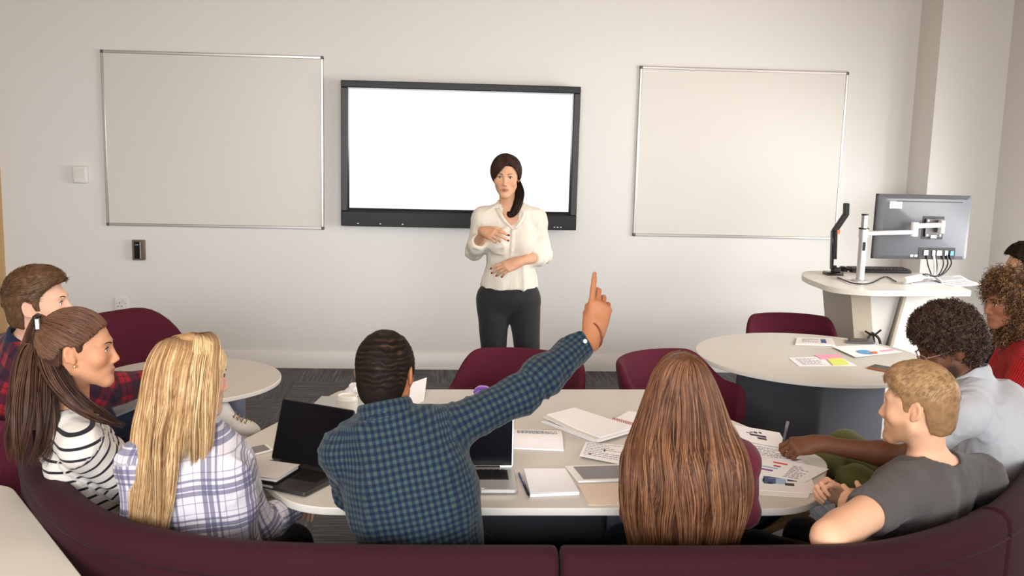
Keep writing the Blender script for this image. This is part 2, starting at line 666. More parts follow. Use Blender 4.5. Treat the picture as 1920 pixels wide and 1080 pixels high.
FLAT = [(8, 10, 6)] * 4
RELAX = [(18, 28, 16), (22, 32, 18), (26, 36, 20), (30, 38, 20)]
FIST = [(70, 85, 50)] * 4


def frame_of(J):
    U = unit(J['che'] - J['pel'])
    r = unit(J['rt']) if 'rt' in J else unit(J['sh'][1] - J['sh'][0])
    Rt = unit(r - U * (r @ U))
    return np.stack([Rt, np.cross(U, Rt), U], 1)


def torso_prims(J, fem, g=0.0, w=1.0, k=0.05, bust=1.0):
    R = frame_of(J); pel, che = J['pel'], J['che']
    L = lambda b, x, y, z: b + R @ A([x, y, z])
    P = []
    if fem:
        rp, rw, rc = (0.160, 0.112, 0.115), (0.116, 0.088, 0.14), (0.132, 0.098, 0.17)
    else:
        rp, rw, rc = (0.152, 0.112, 0.115), (0.140, 0.102, 0.15), (0.156, 0.112, 0.19)
    P.append(ell(pel, A(rp) * A([w, w, 1]) + g, R, k))
    P.append(ell(lerp(pel, che, 0.5), A(rw) * A([w, w, 1]) + g, R, k))
    if fem:
        P.append(ell(lerp(pel, che, 0.26), A([0.136 * w, 0.100, 0.11]) + g, R, k))
    P.append(ell(che + R[:, 2] * 0.0, A(rc) * A([w, w, 1]) + g, R, k))
    nb = J['neck']
    for i in (0, 1):
        sg = -1 if i == 0 else 1
        sh = J['sh'][i]
        inn = lerp(sh, nb, 0.62) - R[:, 2] * 0.03
        P.append(cap(inn, sh, 0.066 * w + g, (0.050 if fem else 0.058) * w + g, k))
        P.append(cap(nb + R[:, 2] * 0.005 - R[:, 1] * 0.012, lerp(nb, sh, 0.72) + R[:, 2] * 0.006, 0.040 + g * 0.6, 0.036 + g, 0.04))
        P.append(cap(L(che, sg * 0.075 * w, -0.05, 0.07), L(che, sg * 0.085 * w, -0.045, -0.02), 0.055 * w + g, 0.05 * w + g, 0.05))
        if fem and bust:
            P.append(ell(L(che, sg * 0.068, 0.075, -0.01), A([0.058, 0.052 * bust, 0.06]) + g, R, 0.035))
        elif not fem:
            P.append(ell(L(che, sg * 0.075, 0.075, 0.045), A([0.075, 0.04, 0.06]) + g, R, 0.04))
    return P


def arm_prims(J, i, fem, g=0.0, k=0.025, upto=2.0, w=1.0):
    sh, el, wr = J['sh'][i], J['el'][i], J['wr'][i]
    m = (0.84 if fem else 1.0) * w
    P = []
    if upto >= 1:
        P.append(cap(sh, el, 0.052 * m + g, 0.040 * m + g, k))
    else:
        P.append(cap(sh, lerp(sh, el, upto), 0.052 * m + g, (0.052 - 0.012 * upto) * m + g, k))
    if upto > 1:
        t = min(1.0, upto - 1)
        mid = lerp(el, wr, 0.30)
        P.append(cap(el, mid, 0.040 * m + g, 0.042 * m + g, k))
        P.append(cap(mid, lerp(el, wr, max(t, 0.31)), 0.042 * m + g, (0.042 - 0.015 * t) * m + g, k))
    return P


def leg_prims(J, i, fem, g=0.0, k=0.04, flare=0.0):
    h, kn, an = J['hip'][i], J['kn'][i], J['an'][i]
    P = [cap(h, kn, 0.086 + g, 0.056 + g, k)]
    mid = lerp(kn, an, 0.32)
    P.append(cap(kn, mid, 0.055 + g, 0.054 + g + flare * 0.3, k)); P.append(cap(mid, an, 0.054 + g + flare * 0.3, 0.036 + g + flare, k))
    return P


def cloth_uv(V, J, R):
    """metres around / along the nearest body segment"""
    pel, che = J['pel'], J['che']
    q = (V - pel) @ R
    segs = [(None, None)]
    def sd(a, b):
        ab = b - a; t = np.clip(((V - a) @ ab) / (ab @ ab), 0, 1)
        return np.linalg.norm(V - a - t[:, None] * ab, axis=1)
    tor = np.minimum(np.linalg.norm((q - A([0, 0, 0])) / A([1, 0.8, 1]) * A([1, 1, 0]), axis=1) - 0.135, 9)
    ax_ = np.abs(q[:, 0]); e_ = np.clip((ax_ - 0.11) / 0.05, 0, 1)
    uv = np.stack([np.sign(q[:, 0]) * (ax_ + e_ * (q[:, 1] + 0.10) * 0.8), q[:, 2], np.zeros(len(V))], 1)
    best = np.maximum(tor, 0.0) + 0.004
    for i in (0, 1):
        a = 0
        for (p0, p1, r, part) in ((J['sh'][i], J['el'][i], 0.06, 1), (J['el'][i], J['wr'][i], 0.045, 2)):
            d = np.maximum(sd(p0, p1) - r, 0)
            ax = unit(p1 - p0)
            ref = unit(R[:, 1] - ax * (R[:, 1] @ ax)) if abs(R[:, 1] @ ax) < 0.92 else unit(R[:, 2] - ax * (R[:, 2] @ ax))
            bi = np.cross(ax, ref)
            rel = V - p0
            al = rel @ ax
            side = (V - lerp(p0, p1, 0.0)) @ (R[:, 0] * (-1 if i == 0 else 1))
            m = (d < best) & (al > (0.0 if part == 1 else -0.02))
            ang = np.arctan2(rel @ bi, -(rel @ ref))
            uv[m] = np.stack([ang * 0.052 + 0.3 * (i + 1), al + (0 if part == 1 else np.linalg.norm(J['el'][i] - J['sh'][i])), np.full(len(V), part)], 1)[m]
            best = np.where(m, d, best)
    return uv


def fold(V, N, amp, seed=1, stretch=(1, 1, 0.45), f=14.0):
    """soft cloth folds along the surface normal"""
    P = V * A(stretch) * f
    w = vnoise(P + vnoise(P * 0.6, seed + 5)[:, None] * 0.9, seed)
    r = np.clip(1 - np.abs(w) * 1.9, 0, 1) ** 1.6 - 0.35
    b = np.clip(0.5 + 0.9 * vnoise(V * 5.0, seed + 3), 0.05, 1)
    w2 = vnoise(V * A(stretch)[[1, 2, 0]] * f * 1.9 + 7, seed + 9)
    r2 = np.clip(1 - np.abs(w2) * 2.2, 0, 1) ** 1.5 - 0.3
    return V + N * ((r * b * 1.5 + r2 * (1 - b) * 0.6) * amp)[:, None]
# ------------------------------------------------------------------ hair
def tubes(P, rad, sides=3, seed=0):
    """strands P (n,m,3) with radius (n,m) as quads; returns V, Q, rnd, t"""
    n, m, _ = P.shape
    rad = np.broadcast_to(rad, (n, m))
    T = np.gradient(P, axis=1); T /= np.linalg.norm(T, axis=2)[..., None] + 1e-9
    g = np.random.default_rng(seed)
    ref = g.normal(size=(n, 1, 3))
    N = np.cross(T, ref); N /= np.linalg.norm(N, axis=2)[..., None] + 1e-9
    B = np.cross(T, N)
    V = np.stack([P + rad[..., None] * (N * math.cos(2 * PI * k / sides) + B * math.sin(2 * PI * k / sides)) for k in range(sides)], 2)
    base = (np.arange(n)[:, None] * m + np.arange(m - 1)[None, :]) * sides
    Q = []
    for k in range(sides):
        k2 = (k + 1) % sides
        Q.append(np.stack([base + k, base + k2, base + sides + k2, base + sides + k], -1).reshape(-1, 4))
    rnd = np.repeat(g.random(n), m * sides)
    t = np.tile(np.repeat(np.linspace(0, 1, m), sides), n)
    return V.reshape(-1, 3), np.vstack(Q).astype(np.int32), rnd, t


def taper(m, r0, r1=0.15, start=0.6):
    t = np.linspace(0, 1, m)
    return r0 * np.where(t < start, 1, 1 - (1 - r1) * (t - start) / (1 - start))


def merge(parts):
    Vs, Qs, rs, ts = [], [], [], []; b = 0
    for (V, Q, r, t) in parts:
        Vs.append(V); Qs.append(Q + b); rs.append(r); ts.append(t); b += len(V)
    return np.vstack(Vs), np.vstack(Qs), np.concatenate(rs), np.concatenate(ts)


def hair_obj(parts, mat, parent, name='hair'):
    V, Q, r, t = merge(parts)
    o = put(name, V, Q, mat, parent)
    attr_set(o.data, 'rnd', 'FLOAT', r); attr_set(o.data, 'along', 'FLOAT', t)
    return o


def key_at(keys, t):
    K = spline(keys, 200)
    x = t * 199; i = np.clip(x.astype(int), 0, 198); f = (x - i)[..., None]
    return K[i] * (1 - f) + K[i + 1] * f


def env_pos(keys, ex, ey, s, t, q):
    k = key_at(keys, t)
    th = np.radians(k[..., 5]) * s
    c = np.stack([k[..., 1], k[..., 2], k[..., 0]], -1)
    return c + ex * (k[..., 3] * q * np.sin(th))[..., None] - ey * (k[..., 4] * q * np.cos(th))[..., None]


def env_hair(keys, yaw, n, m=22, seed=1, q=(0.90, 1.04), wave=0.006, nw=2.2, r0=0.0022, clumps=70, ends=(0.86, 1.0), srange=(-1, 1), base=0.90, slope=0.0):
    g = np.random.default_rng(seed)
    y = math.radians(yaw)
    ey = A([math.sin(y), math.cos(y), 0]); ex = A([math.cos(y), -math.sin(y), 0])
    cl = g.integers(0, clumps, n)
    sc = g.uniform(srange[0], srange[1], clumps)[cl]
    ph = g.uniform(0, 6.28, clumps)[cl] + g.normal(0, 0.35, n)
    am = g.uniform(0.3, 1.2, clumps)[cl]
    te = g.uniform(ends[0], ends[1], clumps)[cl] + g.normal(0, 0.015, n)
    te = np.clip(te - slope * (srange[1] - sc), 0.2, 1.0)
    t = np.linspace(0, 1, m)[None, :] * te[:, None]
    s = sc[:, None] + g.normal(0, 0.05, n)[:, None] * (1 - 0.45 * t)
    s = np.clip(s, srange[0] - 0.05, srange[1] + 0.05)
    qq = g.uniform(q[0], q[1], clumps)[cl] * 0.5 + g.uniform(q[0], q[1], n) * 0.5
    qq = qq[:, None] * np.ones_like(t)
    P = env_pos(keys, ex, ey, s, t, qq)
    w = wave * am[:, None] * np.clip(t * 1.6, 0, 1) * np.sin(t * nw * 6.28 + ph[:, None])
    k = key_at(keys, t); th = np.radians(k[..., 5]) * s
    P = P + w[..., None] * (ex * np.cos(th)[..., None] + ey * np.sin(th)[..., None])
    w2 = 0.5 * wave * am[:, None] * t * np.sin(t * nw * 5.1 + ph[:, None] * 1.7)
    P = P + w2[..., None] * (ex * np.sin(th)[..., None] - ey * np.cos(th)[..., None])
    parts = [tubes(P, taper(m, r0) * 1.0, 3, seed)]
    if base:
        S_, T_ = 48, 40
        ss, tt = np.meshgrid(np.linspace(srange[0], srange[1], S_), np.linspace(0, ends[0] * 0.985, T_), indexing='ij')
        G = []
        for b in (base, base - 0.12):
            G.append(env_pos(keys, ex, ey, ss, tt, np.full_like(ss, b)).reshape(-1, 3))
        V = np.vstack(G); N_ = S_ * T_
        i, j = np.meshgrid(np.arange(S_ - 1), np.arange(T_ - 1), indexing='ij')
        a = (i * T_ + j).ravel()
        Q = [np.stack([a, a + T_, a + T_ + 1, a + 1], 1), np.stack([a, a + 1, a + T_ + 1, a + T_], 1) + N_]
        e = np.arange(T_ - 1)
        Q.append(np.stack([e, e + 1, e + 1 + N_, e + N_], 1)); l = (S_ - 1) * T_
        Q.append(np.stack([l + e, l + e + N_, l + e + 1 + N_, l + e + 1], 1))
        e = np.arange(S_ - 1) * T_ + T_ - 1
        Q.append(np.stack([e, e + T_, e + T_ + N_, e + N_], 1))
        e = np.arange(S_ - 1) * T_
        Q.append(np.stack([e, e + N_, e + T_ + N_, e + T_], 1))
        rn = np.repeat(np.random.default_rng(seed + 9).random(S_), T_)
        parts.append((V, np.vstack(Q).astype(np.int32), np.concatenate([rn, rn]) * 0.6, np.tile(tt.ravel(), 2)))
    return parts


def bundle(path, rad, n, seed=1, flat=1.0, r0=0.002, wave=0.004, nw=2.0, core=0.8, ends=(0.8, 1.0), m=24):
    """lock of hair following a path; rad list of radii along it"""
    g = np.random.default_rng(seed)
    C = spline(path, m); T = np.gradient(C, axis=0); T /= np.linalg.norm(T, axis=1)[:, None]
    N = np.cross(T, A([0.3, 1.0, 0.1])); N /= np.linalg.norm(N, axis=1)[:, None]
    B = np.cross(T, N)
    R = np.interp(np.linspace(0, 1, m), np.linspace(0, 1, len(rad)), rad)
    te = g.uniform(ends[0], ends[1], n)
    t = np.linspace(0, 1, m)[None, :] * te[:, None]
    x = t * (m - 1); i = np.clip(x.astype(int), 0, m - 2); f = x - i
    L = lambda W: W[i] * (1 - f)[..., None] + W[i + 1] * f[..., None]
    Rl = R[i] * (1 - f) + R[i + 1] * f
    a = g.uniform(0, 6.28, n); d = np.sqrt(g.uniform(0.25, 1.05, n))
    ph = np.round(a * 2.2) * 2.1
    tw = a[:, None] + t * 0.7
    off = wave * t * np.sin(t * nw * 6.28 + ph[:, None])
    P = L(C) + (L(N) * (np.cos(tw) * d[:, None])[..., None] * flat + L(B) * (np.sin(tw) * d[:, None])[..., None]) * Rl[..., None] + L(N) * off[..., None]
    parts = [tubes(P, taper(m, r0), 3, seed)]
    if core:
        sd = 12
        V = np.stack([C + core * R[:, None] * (N * math.cos(6.283 * k / sd) * flat + B * math.sin(6.283 * k / sd)) for k in range(sd)], 1)
        V[-1] = C[-1]
        V = V[: int(m * (ends[0] + 0.02)) + 0]
        mm = len(V); b = np.arange(mm - 1) * sd
        Q = np.vstack([np.stack([b + k, b + (k + 1) % sd, b + sd + (k + 1) % sd, b + sd + k], 1) for k in range(sd)])
        parts.append((V.reshape(-1, 3), Q.astype(np.int32), np.full(mm * sd, 0.25), np.repeat(np.linspace(0, 1, mm), sd)))
    return parts


def shell(h, t=0.01, top=0.0, line=None, res=0.0045, rough=0.002, freq=90, lump=0.0, seed=3, extra=None, back=-0.082):
    """close cap of hair over the skull of head h=(c,R,s); line: hairline z as a function of y"""
    c, R, s = h
    T = lambda x, y, z: c + R @ (A([x, y, z]) * s)
    P = [ell(T(0, -0.012, 0.035), (A([0.0745, 0.0965, 0.0865]) + t) * s, R, 0.02),
         ell(T(0, -0.045, -0.03), (A([0.058, 0.058, 0.062]) + t) * s, R, 0.03),
         ell(T(0, 0.022, 0.008), (A([0.067, 0.068, 0.075]) + t) * s, R, 0.02)]
    if top:
        P.append(ell(T(0, 0.004, 0.055), (A([0.064, 0.088, 0.072]) + t + top) * s, R, 0.02))
    if extra:
        P += [ell(T(*e[0]), A(e[1]) * s, R, 0.015) for e in extra]
    if line is None:
        line = [(-0.14, back), (-0.07, back), (-0.045, -0.070), (-0.034, -0.02), (-0.030, 0.015), (-0.012, 0.028), (0.004, 0.020), (0.010, -0.014), (0.026, -0.012), (0.033, 0.030), (0.052, 0.052), (0.085, 0.070), (0.14, 0.080)]
    ly_, lz_ = A(line).T
    lo, hi = bounds(P)
    ax = [axis_pts(lo[i], hi[i], res, []) for i in range(3)]
    D = field(ax, P)
    P2 = [('f', lambda x, y, z: s * (z / s - np.interp(y / s, ly_, lz_)), c, R, 0.4, 0.006, '-')]
    D = field(ax, P2, D)
    V, Q = surface(D, ax)
    V = relax(V, Q, 2)
    N = vnormals(V, Q)
    q = (V - c) @ R / s
    d = vnoise(V * freq, seed) * rough + vnoise(V * freq * 0.35, seed + 1) * lump
    V = V + N * d[:, None]
    return V, Q, N, q


def shell_part(V, Q, seed=5):
    r = 0.40 + 0.22 * vnoise(V * 120, seed)
    return (V, Q, r, np.full(len(V), 0.3))


def fuzz(h, V, N, q, n, length=0.015, r0=0.0009, lift=0.35, seed=2, swirl=0.2, m=5, fwd=0.0, sel=None, up=0.0):
    """short hairs lying along the growth direction"""
    c, R, s = h
    g = np.random.default_rng(seed)
    idx = np.arange(len(V)) if sel is None else np.nonzero(sel)[0]
    idx = g.choice(idx, n)
    p = V[idx]; nn = N[idx]; ql = q[idx]
    d = ql - A([0, -0.055, 0.14])
    d[:, 1] += fwd * (ql[:, 2] > 0.05)
    d[:, 2] += up * (ql[:, 1] > 0.0)
    d = d @ R.T
    d += np.cross(nn, d) * swirl + g.normal(0, 0.02, d.shape)
    d -= nn * (d * nn).sum(1)[:, None]
    d /= np.linalg.norm(d, axis=1)[:, None] + 1e-9
    L = length * g.uniform(0.5, 1.2, n) * (length if np.isscalar(length) else 1) / (length if np.isscalar(length) else 1)
    t = np.linspace(0, 1, m)[None, :, None]
    li = lift * g.uniform(0.4, 1.3, n)
    P = p[:, None] - nn[:, None] * 0.002 + L[:, None, None] * t * (d[:, None] + nn[:, None] * (li[:, None, None] * (1 - 0.5 * t)))
    V_, Q_, r_, t_ = tubes(P, taper(m, r0, 0.2, 0.3), 3, seed)
    return V_, Q_, 0.22 + 0.5 * r_, t_


def coils(root, dirs, length, rad, turns, n_pts=14, r0=0.0011, droop=0.0, seed=4, sides=3):
    g = np.random.default_rng(seed)
    n = len(root)
    L = length * g.uniform(0.6, 1.25, n); rr = rad * g.uniform(0.5, 1.3, n)
    dirs = dirs + g.normal(0, 0.25, dirs.shape); dirs /= np.linalg.norm(dirs, axis=1)[:, None]
    t = np.linspace(0, 1, n_pts)[None, :]
    ref = g.normal(size=(n, 3)); N = np.cross(dirs, ref); N /= np.linalg.norm(N, axis=1)[:, None]; B = np.cross(dirs, N)
    ph = g.uniform(0, 6.28, n)[:, None]; tw = turns * g.uniform(0.7, 1.3, n)[:, None] * 6.28
    gr = rr[:, None] * np.clip(t * 3, 0, 1)
    P = root[:, None] + dirs[:, None] * (L[:, None] * t)[..., None] + N[:, None] * (gr * np.cos(tw * t + ph))[..., None] + B[:, None] * (gr * np.sin(tw * t + ph))[..., None]
    P[..., 2] -= droop * t ** 2
    return tubes(P, np.full(n_pts, r0), sides, seed)


def comb(h, roots, tie, m=16, r0=0.0018, seed=3, puff=1.0, amp=0.002, jit=0.05, bulge=0.02):
    """hair drawn over the skull from roots (local unit directions) to the tie (local direction)"""
    c, R, s = h
    g = np.random.default_rng(seed)
    n = len(roots)
    a = roots / np.linalg.norm(roots, axis=1)[:, None]; b = A(tie, float)
    b = b / np.linalg.norm(b, axis=-1, keepdims=True)
    b = b + g.normal(0, jit, (n, 3)); b /= np.linalg.norm(b, axis=1)[:, None]
    w = np.arccos(np.clip((a * b).sum(1), -1, 1))[:, None]
    t = np.linspace(0, 1, m)[None, :]
    f1 = np.sin((1 - t) * w) / np.sin(w); f2 = np.sin(t * w) / np.sin(w)
    d = f1[..., None] * a[:, None] + f2[..., None] * b[:, None]
    rr = puff * (1.0 + bulge * np.sin(PI * t) + g.uniform(-0.03, 0.05, n)[:, None])
    q = A([0, -0.012, 0.028]) + d * A([0.077, 0.099, 0.090]) * rr[..., None]
    q += (np.sin(t * 7 + g.uniform(0, 6, n)[:, None]) * amp)[..., None] * A([0.3, 0.3, 1])
    P = c + (q * s) @ R.T
    return tubes(P, taper(m, r0, 0.5, 0.8), 3, seed)


def hair_mat(name, dark, mid, light, rough=0.42, root=None, spec=0.22):
    t = NT(name)
    r = t.attr('rnd'); a = t.attr('along')
    x = t.n('ShaderNodeValToRGB')
    e = x.color_ramp.elements
    e[0].position = 0.05; e[0].color = dark; e[1].position = 0.95; e[1].color = light
    k = e.new(0.5); k.color = mid
    n = t.noise(t.coord(), 30, 2)
    t.put(x.inputs[0], t.math('MULTIPLY_ADD', t.math('SUBTRACT', n, 0.5), 0.5, r, clamp=True))
    col = x.outputs[0]
    if root:
        col = t.mix(t.math('SUBTRACT', 1.0, t.math('MULTIPLY', a, 4.0), clamp=True), col, root)
    t.base(col)
    t.set(Roughness=rough)
    t.b.inputs['Specular IOR Level'].default_value = spec
    return t.m


# ------------------------------------------------------------------ people
def skin_mat(name, col, lip, beard=None, rough=0.55):
    t = NT(name); v = t.coord()
    n = t.noise(v, 14, 4)
    a = tuple(c * 0.93 for c in col[:3]) + (1,); b = tuple(min(1, c * 1.06) for c in col[:3]) + (1,)
    c = t.mix(n, a, b)
    warm = (min(1, col[0] * 1.08), col[1] * 0.80, col[2] * 0.74, 1)
    c = t.mix(t.math('MULTIPLY', t.attr('blush'), 0.38), c, warm)
    if beard:
        sp = t.noise(v, 500, 2)
        c = t.mix(t.math('MULTIPLY', t.attr('beard'), t.math('MULTIPLY_ADD', sp, 0.5, 0.55, clamp=True)), c, beard)
    c = t.mix(t.attr('lip'), c, lip)
    t.base(c)
    t.set(Roughness=rough); t.b.inputs['Specular IOR Level'].default_value = 0.3
    t.b.inputs['Subsurface Weight'].default_value = 0.12
    t.b.inputs['Subsurface Radius'].default_value = (1.0, 0.35, 0.2)
    t.b.inputs['Subsurface Scale'].default_value = 0.008
    t.bump(t.noise(v, 260, 3), 0.08, 0.001)
    return t.m


class Person:
    def __init__(s, label, skin, fem, J, head, hands=(None, None), res=0.009, headres=0.0036, handres=0.0034, w=1.0, neck_r=None, bust=1.0, foot_dir=None, arm_w=1.0, fist=False):
        s.fem, s.J, s.w, s.bust = fem, J, w, bust
        for k, v in list(J.items()):
            J[k] = A(v, float) if k not in ('sh', 'el', 'wr', 'kn', 'an', 'hip') else [A(q, float) for q in v]
        s.R = frame_of(J)
        if 'hip' not in J:
            J['hip'] = [J['pel'] + s.R @ A([sg * 0.09, 0.0, -0.03]) for sg in (-1, 1)]
        s.hc = A(head['c'], float); s.hR = rot_frame(head['yaw'], head.get('pitch', 0), head.get('roll', 0)); s.hs = head.get('s', 0.95 if fem else 1.0)
        s.h = (s.hc, s.hR, s.hs)
        P = torso_prims(J, fem, 0.0, w, bust=bust)
        for i in (0, 1):
            P += arm_prims(J, i, fem, w=arm_w); P += leg_prims(J, i, fem)
            an = J['an'][i]; fd = unit(foot_dir[i]) if foot_dir else unit((J['kn'][i] - J['hip'][i]) * A([1, 1, 0]))
            P.append(cap(an, an + fd * 0.09 - A([0, 0, 0.042]), 0.033, 0.022, 0.02))
        T = lambda x, y, z: s.hc + s.hR @ (A([x, y, z]) * s.hs)
        nr = neck_r or (0.050 if fem else 0.061)
        P.append(cap(J['neck'] - s.R[:, 2] * 0.02 + s.R[:, 1] * 0.018, T(0, -0.022, -0.05), nr * 0.95, nr * 0.95, 0.035))
        P += head_prims(s.hc, s.hR, s.hs, fem)
        s.tips = []
        fine = [[], [], []]
        for q in range(3):
            fine[q].append((s.hc[q] - 0.135, s.hc[q] + 0.145, headres))
        for i in (0, 1):
            hd = hands[i]
            if hd is None:
                hd = dict(d=unit(J['wr'][i] - J['el'][i]), n=A([0, 0, 1.0]), curls=RELAX, hid=1)
            HP, tips = hand_prims(J['wr'][i], hd['d'], hd['n'], i == 1, hd.get('curls', RELAX), hd.get('thumb', (35, 15, 15, 30)), hd.get('s', 0.92 if fem else 1.04), hd.get('spread', 4))
            P += HP; s.tips.append(tips)
            if not hd.get('hid'):
                lo, hi = bounds(HP)
                for q in range(3):
                    fine[q].append((lo[q] + 0.02, hi[q] - 0.02, handres))
        lo, hi = bounds(P)
        ax = [axis_pts(lo[q], hi[q], res, fine[q]) for q in range(3)]
        V, Q = surface(field(ax, P), ax)
        V = relax(V, Q, 1, 0.4)
        base = A([J['pel'][0], J['pel'][1], 0.0])
        o = put('person', V, Q, skin, None, base)
        s.o = tag(o, label, 'person')
        q = (V - s.hc) @ s.hR / s.hs
        lip = np.clip(1.3 - (((q[:, 0]) / 0.025) ** 2 + ((q[:, 2] + 0.072) / 0.0120) ** 2), 0, 1) * (q[:, 1] > 0.07) * 0.85
        jaw = np.clip((-0.030 - q[:, 2] - 0.35 * np.maximum(q[:, 1] - 0.03, 0) * (np.abs(q[:, 0]) > 0.03)) / 0.02, 0, 1) * np.clip((q[:, 1] - 0.0) / 0.02, 0, 1) * np.clip((q[:, 2] + 0.15) / 0.02, 0, 1)
        bl = np.exp(-(((np.abs(q[:, 0]) - 0.045) / 0.022) ** 2 + ((q[:, 2] + 0.03) / 0.022) ** 2)) * (q[:, 1] > 0.03) + np.exp(-((q[:, 0] / 0.014) ** 2 + ((q[:, 2] + 0.03) / 0.014) ** 2)) * (q[:, 1] > 0.095) * 0.6 + (np.abs(q[:, 0]) > 0.0745) * (np.abs(q[:, 2]) < 0.035) * (np.abs(q[:, 1] + 0.01) < 0.03) * 0.8
        attr_set(o.data, 'lip', 'FLOAT', lip); attr_set(o.data, 'beard', 'FLOAT', jaw * (lip < 0.1)); attr_set(o.data, 'blush', 'FLOAT', np.clip(bl, 0, 1))

    def pt(s, x, y, z):
        return s.hc + s.hR @ (A([x, y, z]) * s.hs)

    def face(s, iris, brow_mat, brow_r=0.0022):
        for sx in (-1, 1):
            c = s.pt(sx * 0.031, 0.0765, 0.0005); r = 0.0122 * s.hs
            Fw = s.hR[:, 1]
            prof = [(r * math.sin(a), -r * math.cos(a)) for a in np.linspace(0.02, PI - 0.02, 26)]
            b = MB().lathe(prof, c, Fw, 24)
            fm = []
            for f in b.f:
                m = np.mean([b.v[i] for i in f], axis=0) - c
                a = math.degrees(math.acos(max(-1, min(1, unit(m) @ Fw))))
                fm.append(2 if a < 13 else (1 if a < 30 else 0))
            put('eye', b.v, b.f, [M['eye_white'], iris, M['pupil']], s.o, fmat=fm)
            pts = [s.pt(sx * x, y, z) for x, y, z in ((0.014, 0.0985, 0.0185), (0.024, 0.0965, 0.0225), (0.036, 0.0895, 0.0235), (0.047, 0.079, 0.0185))]
            MB().tube(spline(pts, 10), [brow_r * v * s.hs for v in np.linspace(1.15, 0.45, 10)], 6).build('eyebrow', brow_mat, s.o)
            pts = [s.pt(sx * x, y, z) for x, y, z in ((0.019, 0.0885, 0.0038), (0.026, 0.0908, 0.0080), (0.034, 0.0898, 0.0082), (0.044, 0.0845, 0.0036))]
            MB().tube(spline(pts, 9), (0.0015 if s.fem else 0.0010) * s.hs, 5).build('eyelash', M['lash'], s.o)

    def shirt(s, mat, g=0.012, upto=2.0, hem=-0.02, ncut=0.064, amp=0.004, vneck=None, name='shirt', res=0.0065, cuffg=0.0, seed=1, off=None, stretch=(1, 1, 0.45), f=14.0, belly=None, extra=(), armg=None, arm_w=1.0, ndrop=0.0):
        J, R = s.J, s.R
        P = torso_prims(J, s.fem, g, s.w, 0.06, s.bust) + list(extra)
        ups = upto if isinstance(upto, (list, tuple)) else (upto, upto)
        arms = []
        ag = g if armg is None else armg
        for i in (0, 1):
            arms.append(arm_prims(J, i, s.fem, ag, 0.03, min(2.0, ups[i]), arm_w))
        lo, hi = bounds(P + arms[0] + arms[1])
        ax = [axis_pts(lo[q], hi[q], res, []) for q in range(3)]
        D = field(ax, P)
        X, Y, Z = ax[0][:, None, None], ax[1][None, :, None], ax[2][None, None, :]
        def plane(c, n):
            return ((X - c[0]) * n[0] + (Y - c[1]) * n[1] + (Z - c[2]) * n[2]).astype(np.float32)
        hp = J['pel'] + R[:, 2] * hem
        D = np.maximum(D, -plane(hp, R[:, 2]))
        if hem < -0.05:
            pass
        for i in (0, 1):
            Da = field(ax, arms[i])
            up = ups[i]
            if up > 1:
                a = unit(J['wr'][i] - J['el'][i]); c = lerp(J['el'][i], J['wr'][i], up - 1 - 0.04)
            else:
                a = unit(J['el'][i] - J['sh'][i]); c = lerp(J['sh'][i], J['el'][i], up - 0.02)
            al = plane(c, a); near = ((X - c[0]) ** 2 + (Y - c[1]) ** 2 + (Z - c[2]) ** 2 - al * al < 0.08 ** 2) & (al > -0.03) & (al < 0.16)
            Da = np.where(near, np.maximum(Da, plane(c, a)), Da)
            D = smin(D, Da, 0.03)
        T = s.pt(0, -0.022, -0.05)
        sub = [cap(J['neck'] + R[:, 2] * (0.012 - ndrop) + R[:, 1] * 0.012, T + unit(T - J['neck']) * 0.10, ncut, ncut, 0.008, '-')]
        if vneck is not None:
            for (a, b, ra, rb) in vneck:
                sub.append(cap(a, b, ra, rb, 0.006, '-'))
        D = field(ax, sub, D)
        V, Q = surface(D, ax)
        V = relax(V, Q, 2)
        N = vnormals(V, Q)
        V2 = fold(V, N, amp, seed, stretch, f) if amp else V
        o = put(name, V2, Q, mat, s.o)
        attr_set(o.data, 'cuv', 'FLOAT_VECTOR', cloth_uv(V, J, R))
        return o

    def trousers(s, mat, g=0.010, top=0.10, flare=0.0, amp=0.003, res=0.008, legend=1.0, seed=4, name='trousers'):
        J, R = s.J, s.R
        P = [p for p in torso_prims(J, s.fem, g, s.w, 0.05, 0)[:2]]
        for i in (0, 1):
            P += leg_prims(J, i, s.fem, g, 0.03, flare)
            if s.fem or True:
                P.append(ell(J['pel'] + R @ A([(-1, 1)[i] * 0.075, -0.055, -0.05]), A([0.085, 0.085, 0.09]) + g * 0.5, R, 0.05))
        lo, hi = bounds(P); lo[2] = max(lo[2], 0.02)
        ax = [axis_pts(lo[q], hi[q], res, []) for q in range(3)]
        D = field(ax, P)
        X, Y, Z = ax[0][:, None, None], ax[1][None, :, None], ax[2][None, None, :]
        c = J['pel'] + R[:, 2] * top; n = R[:, 2]
        al = ((X - c[0]) * n[0] + (Y - c[1]) * n[1] + (Z - c[2]) * n[2]).astype(np.float32)
        D = np.where((X - c[0]) ** 2 + (Y - c[1]) ** 2 + (Z - c[2]) ** 2 - al * al < 0.24 ** 2, np.maximum(D, al), D)
        for i in (0, 1):
            an = J['an'][i]; a = unit(an - J['kn'][i]); c = lerp(J['kn'][i], an, legend)
            near = ((X - c[0]) ** 2 + (Y - c[1]) ** 2 + (Z - c[2]) ** 2) < 0.16 ** 2
            D = np.where(near, np.maximum(D, ((X - c[0]) * a[0] + (Y - c[1]) * a[1] + (Z - c[2]) * a[2]).astype(np.float32)), D)
        V, Q = surface(D, ax)
        V = relax(V, Q, 2); N = vnormals(V, Q)
        V = fold(V, N, amp, seed)
        return put(name, V, Q, mat, s.o)

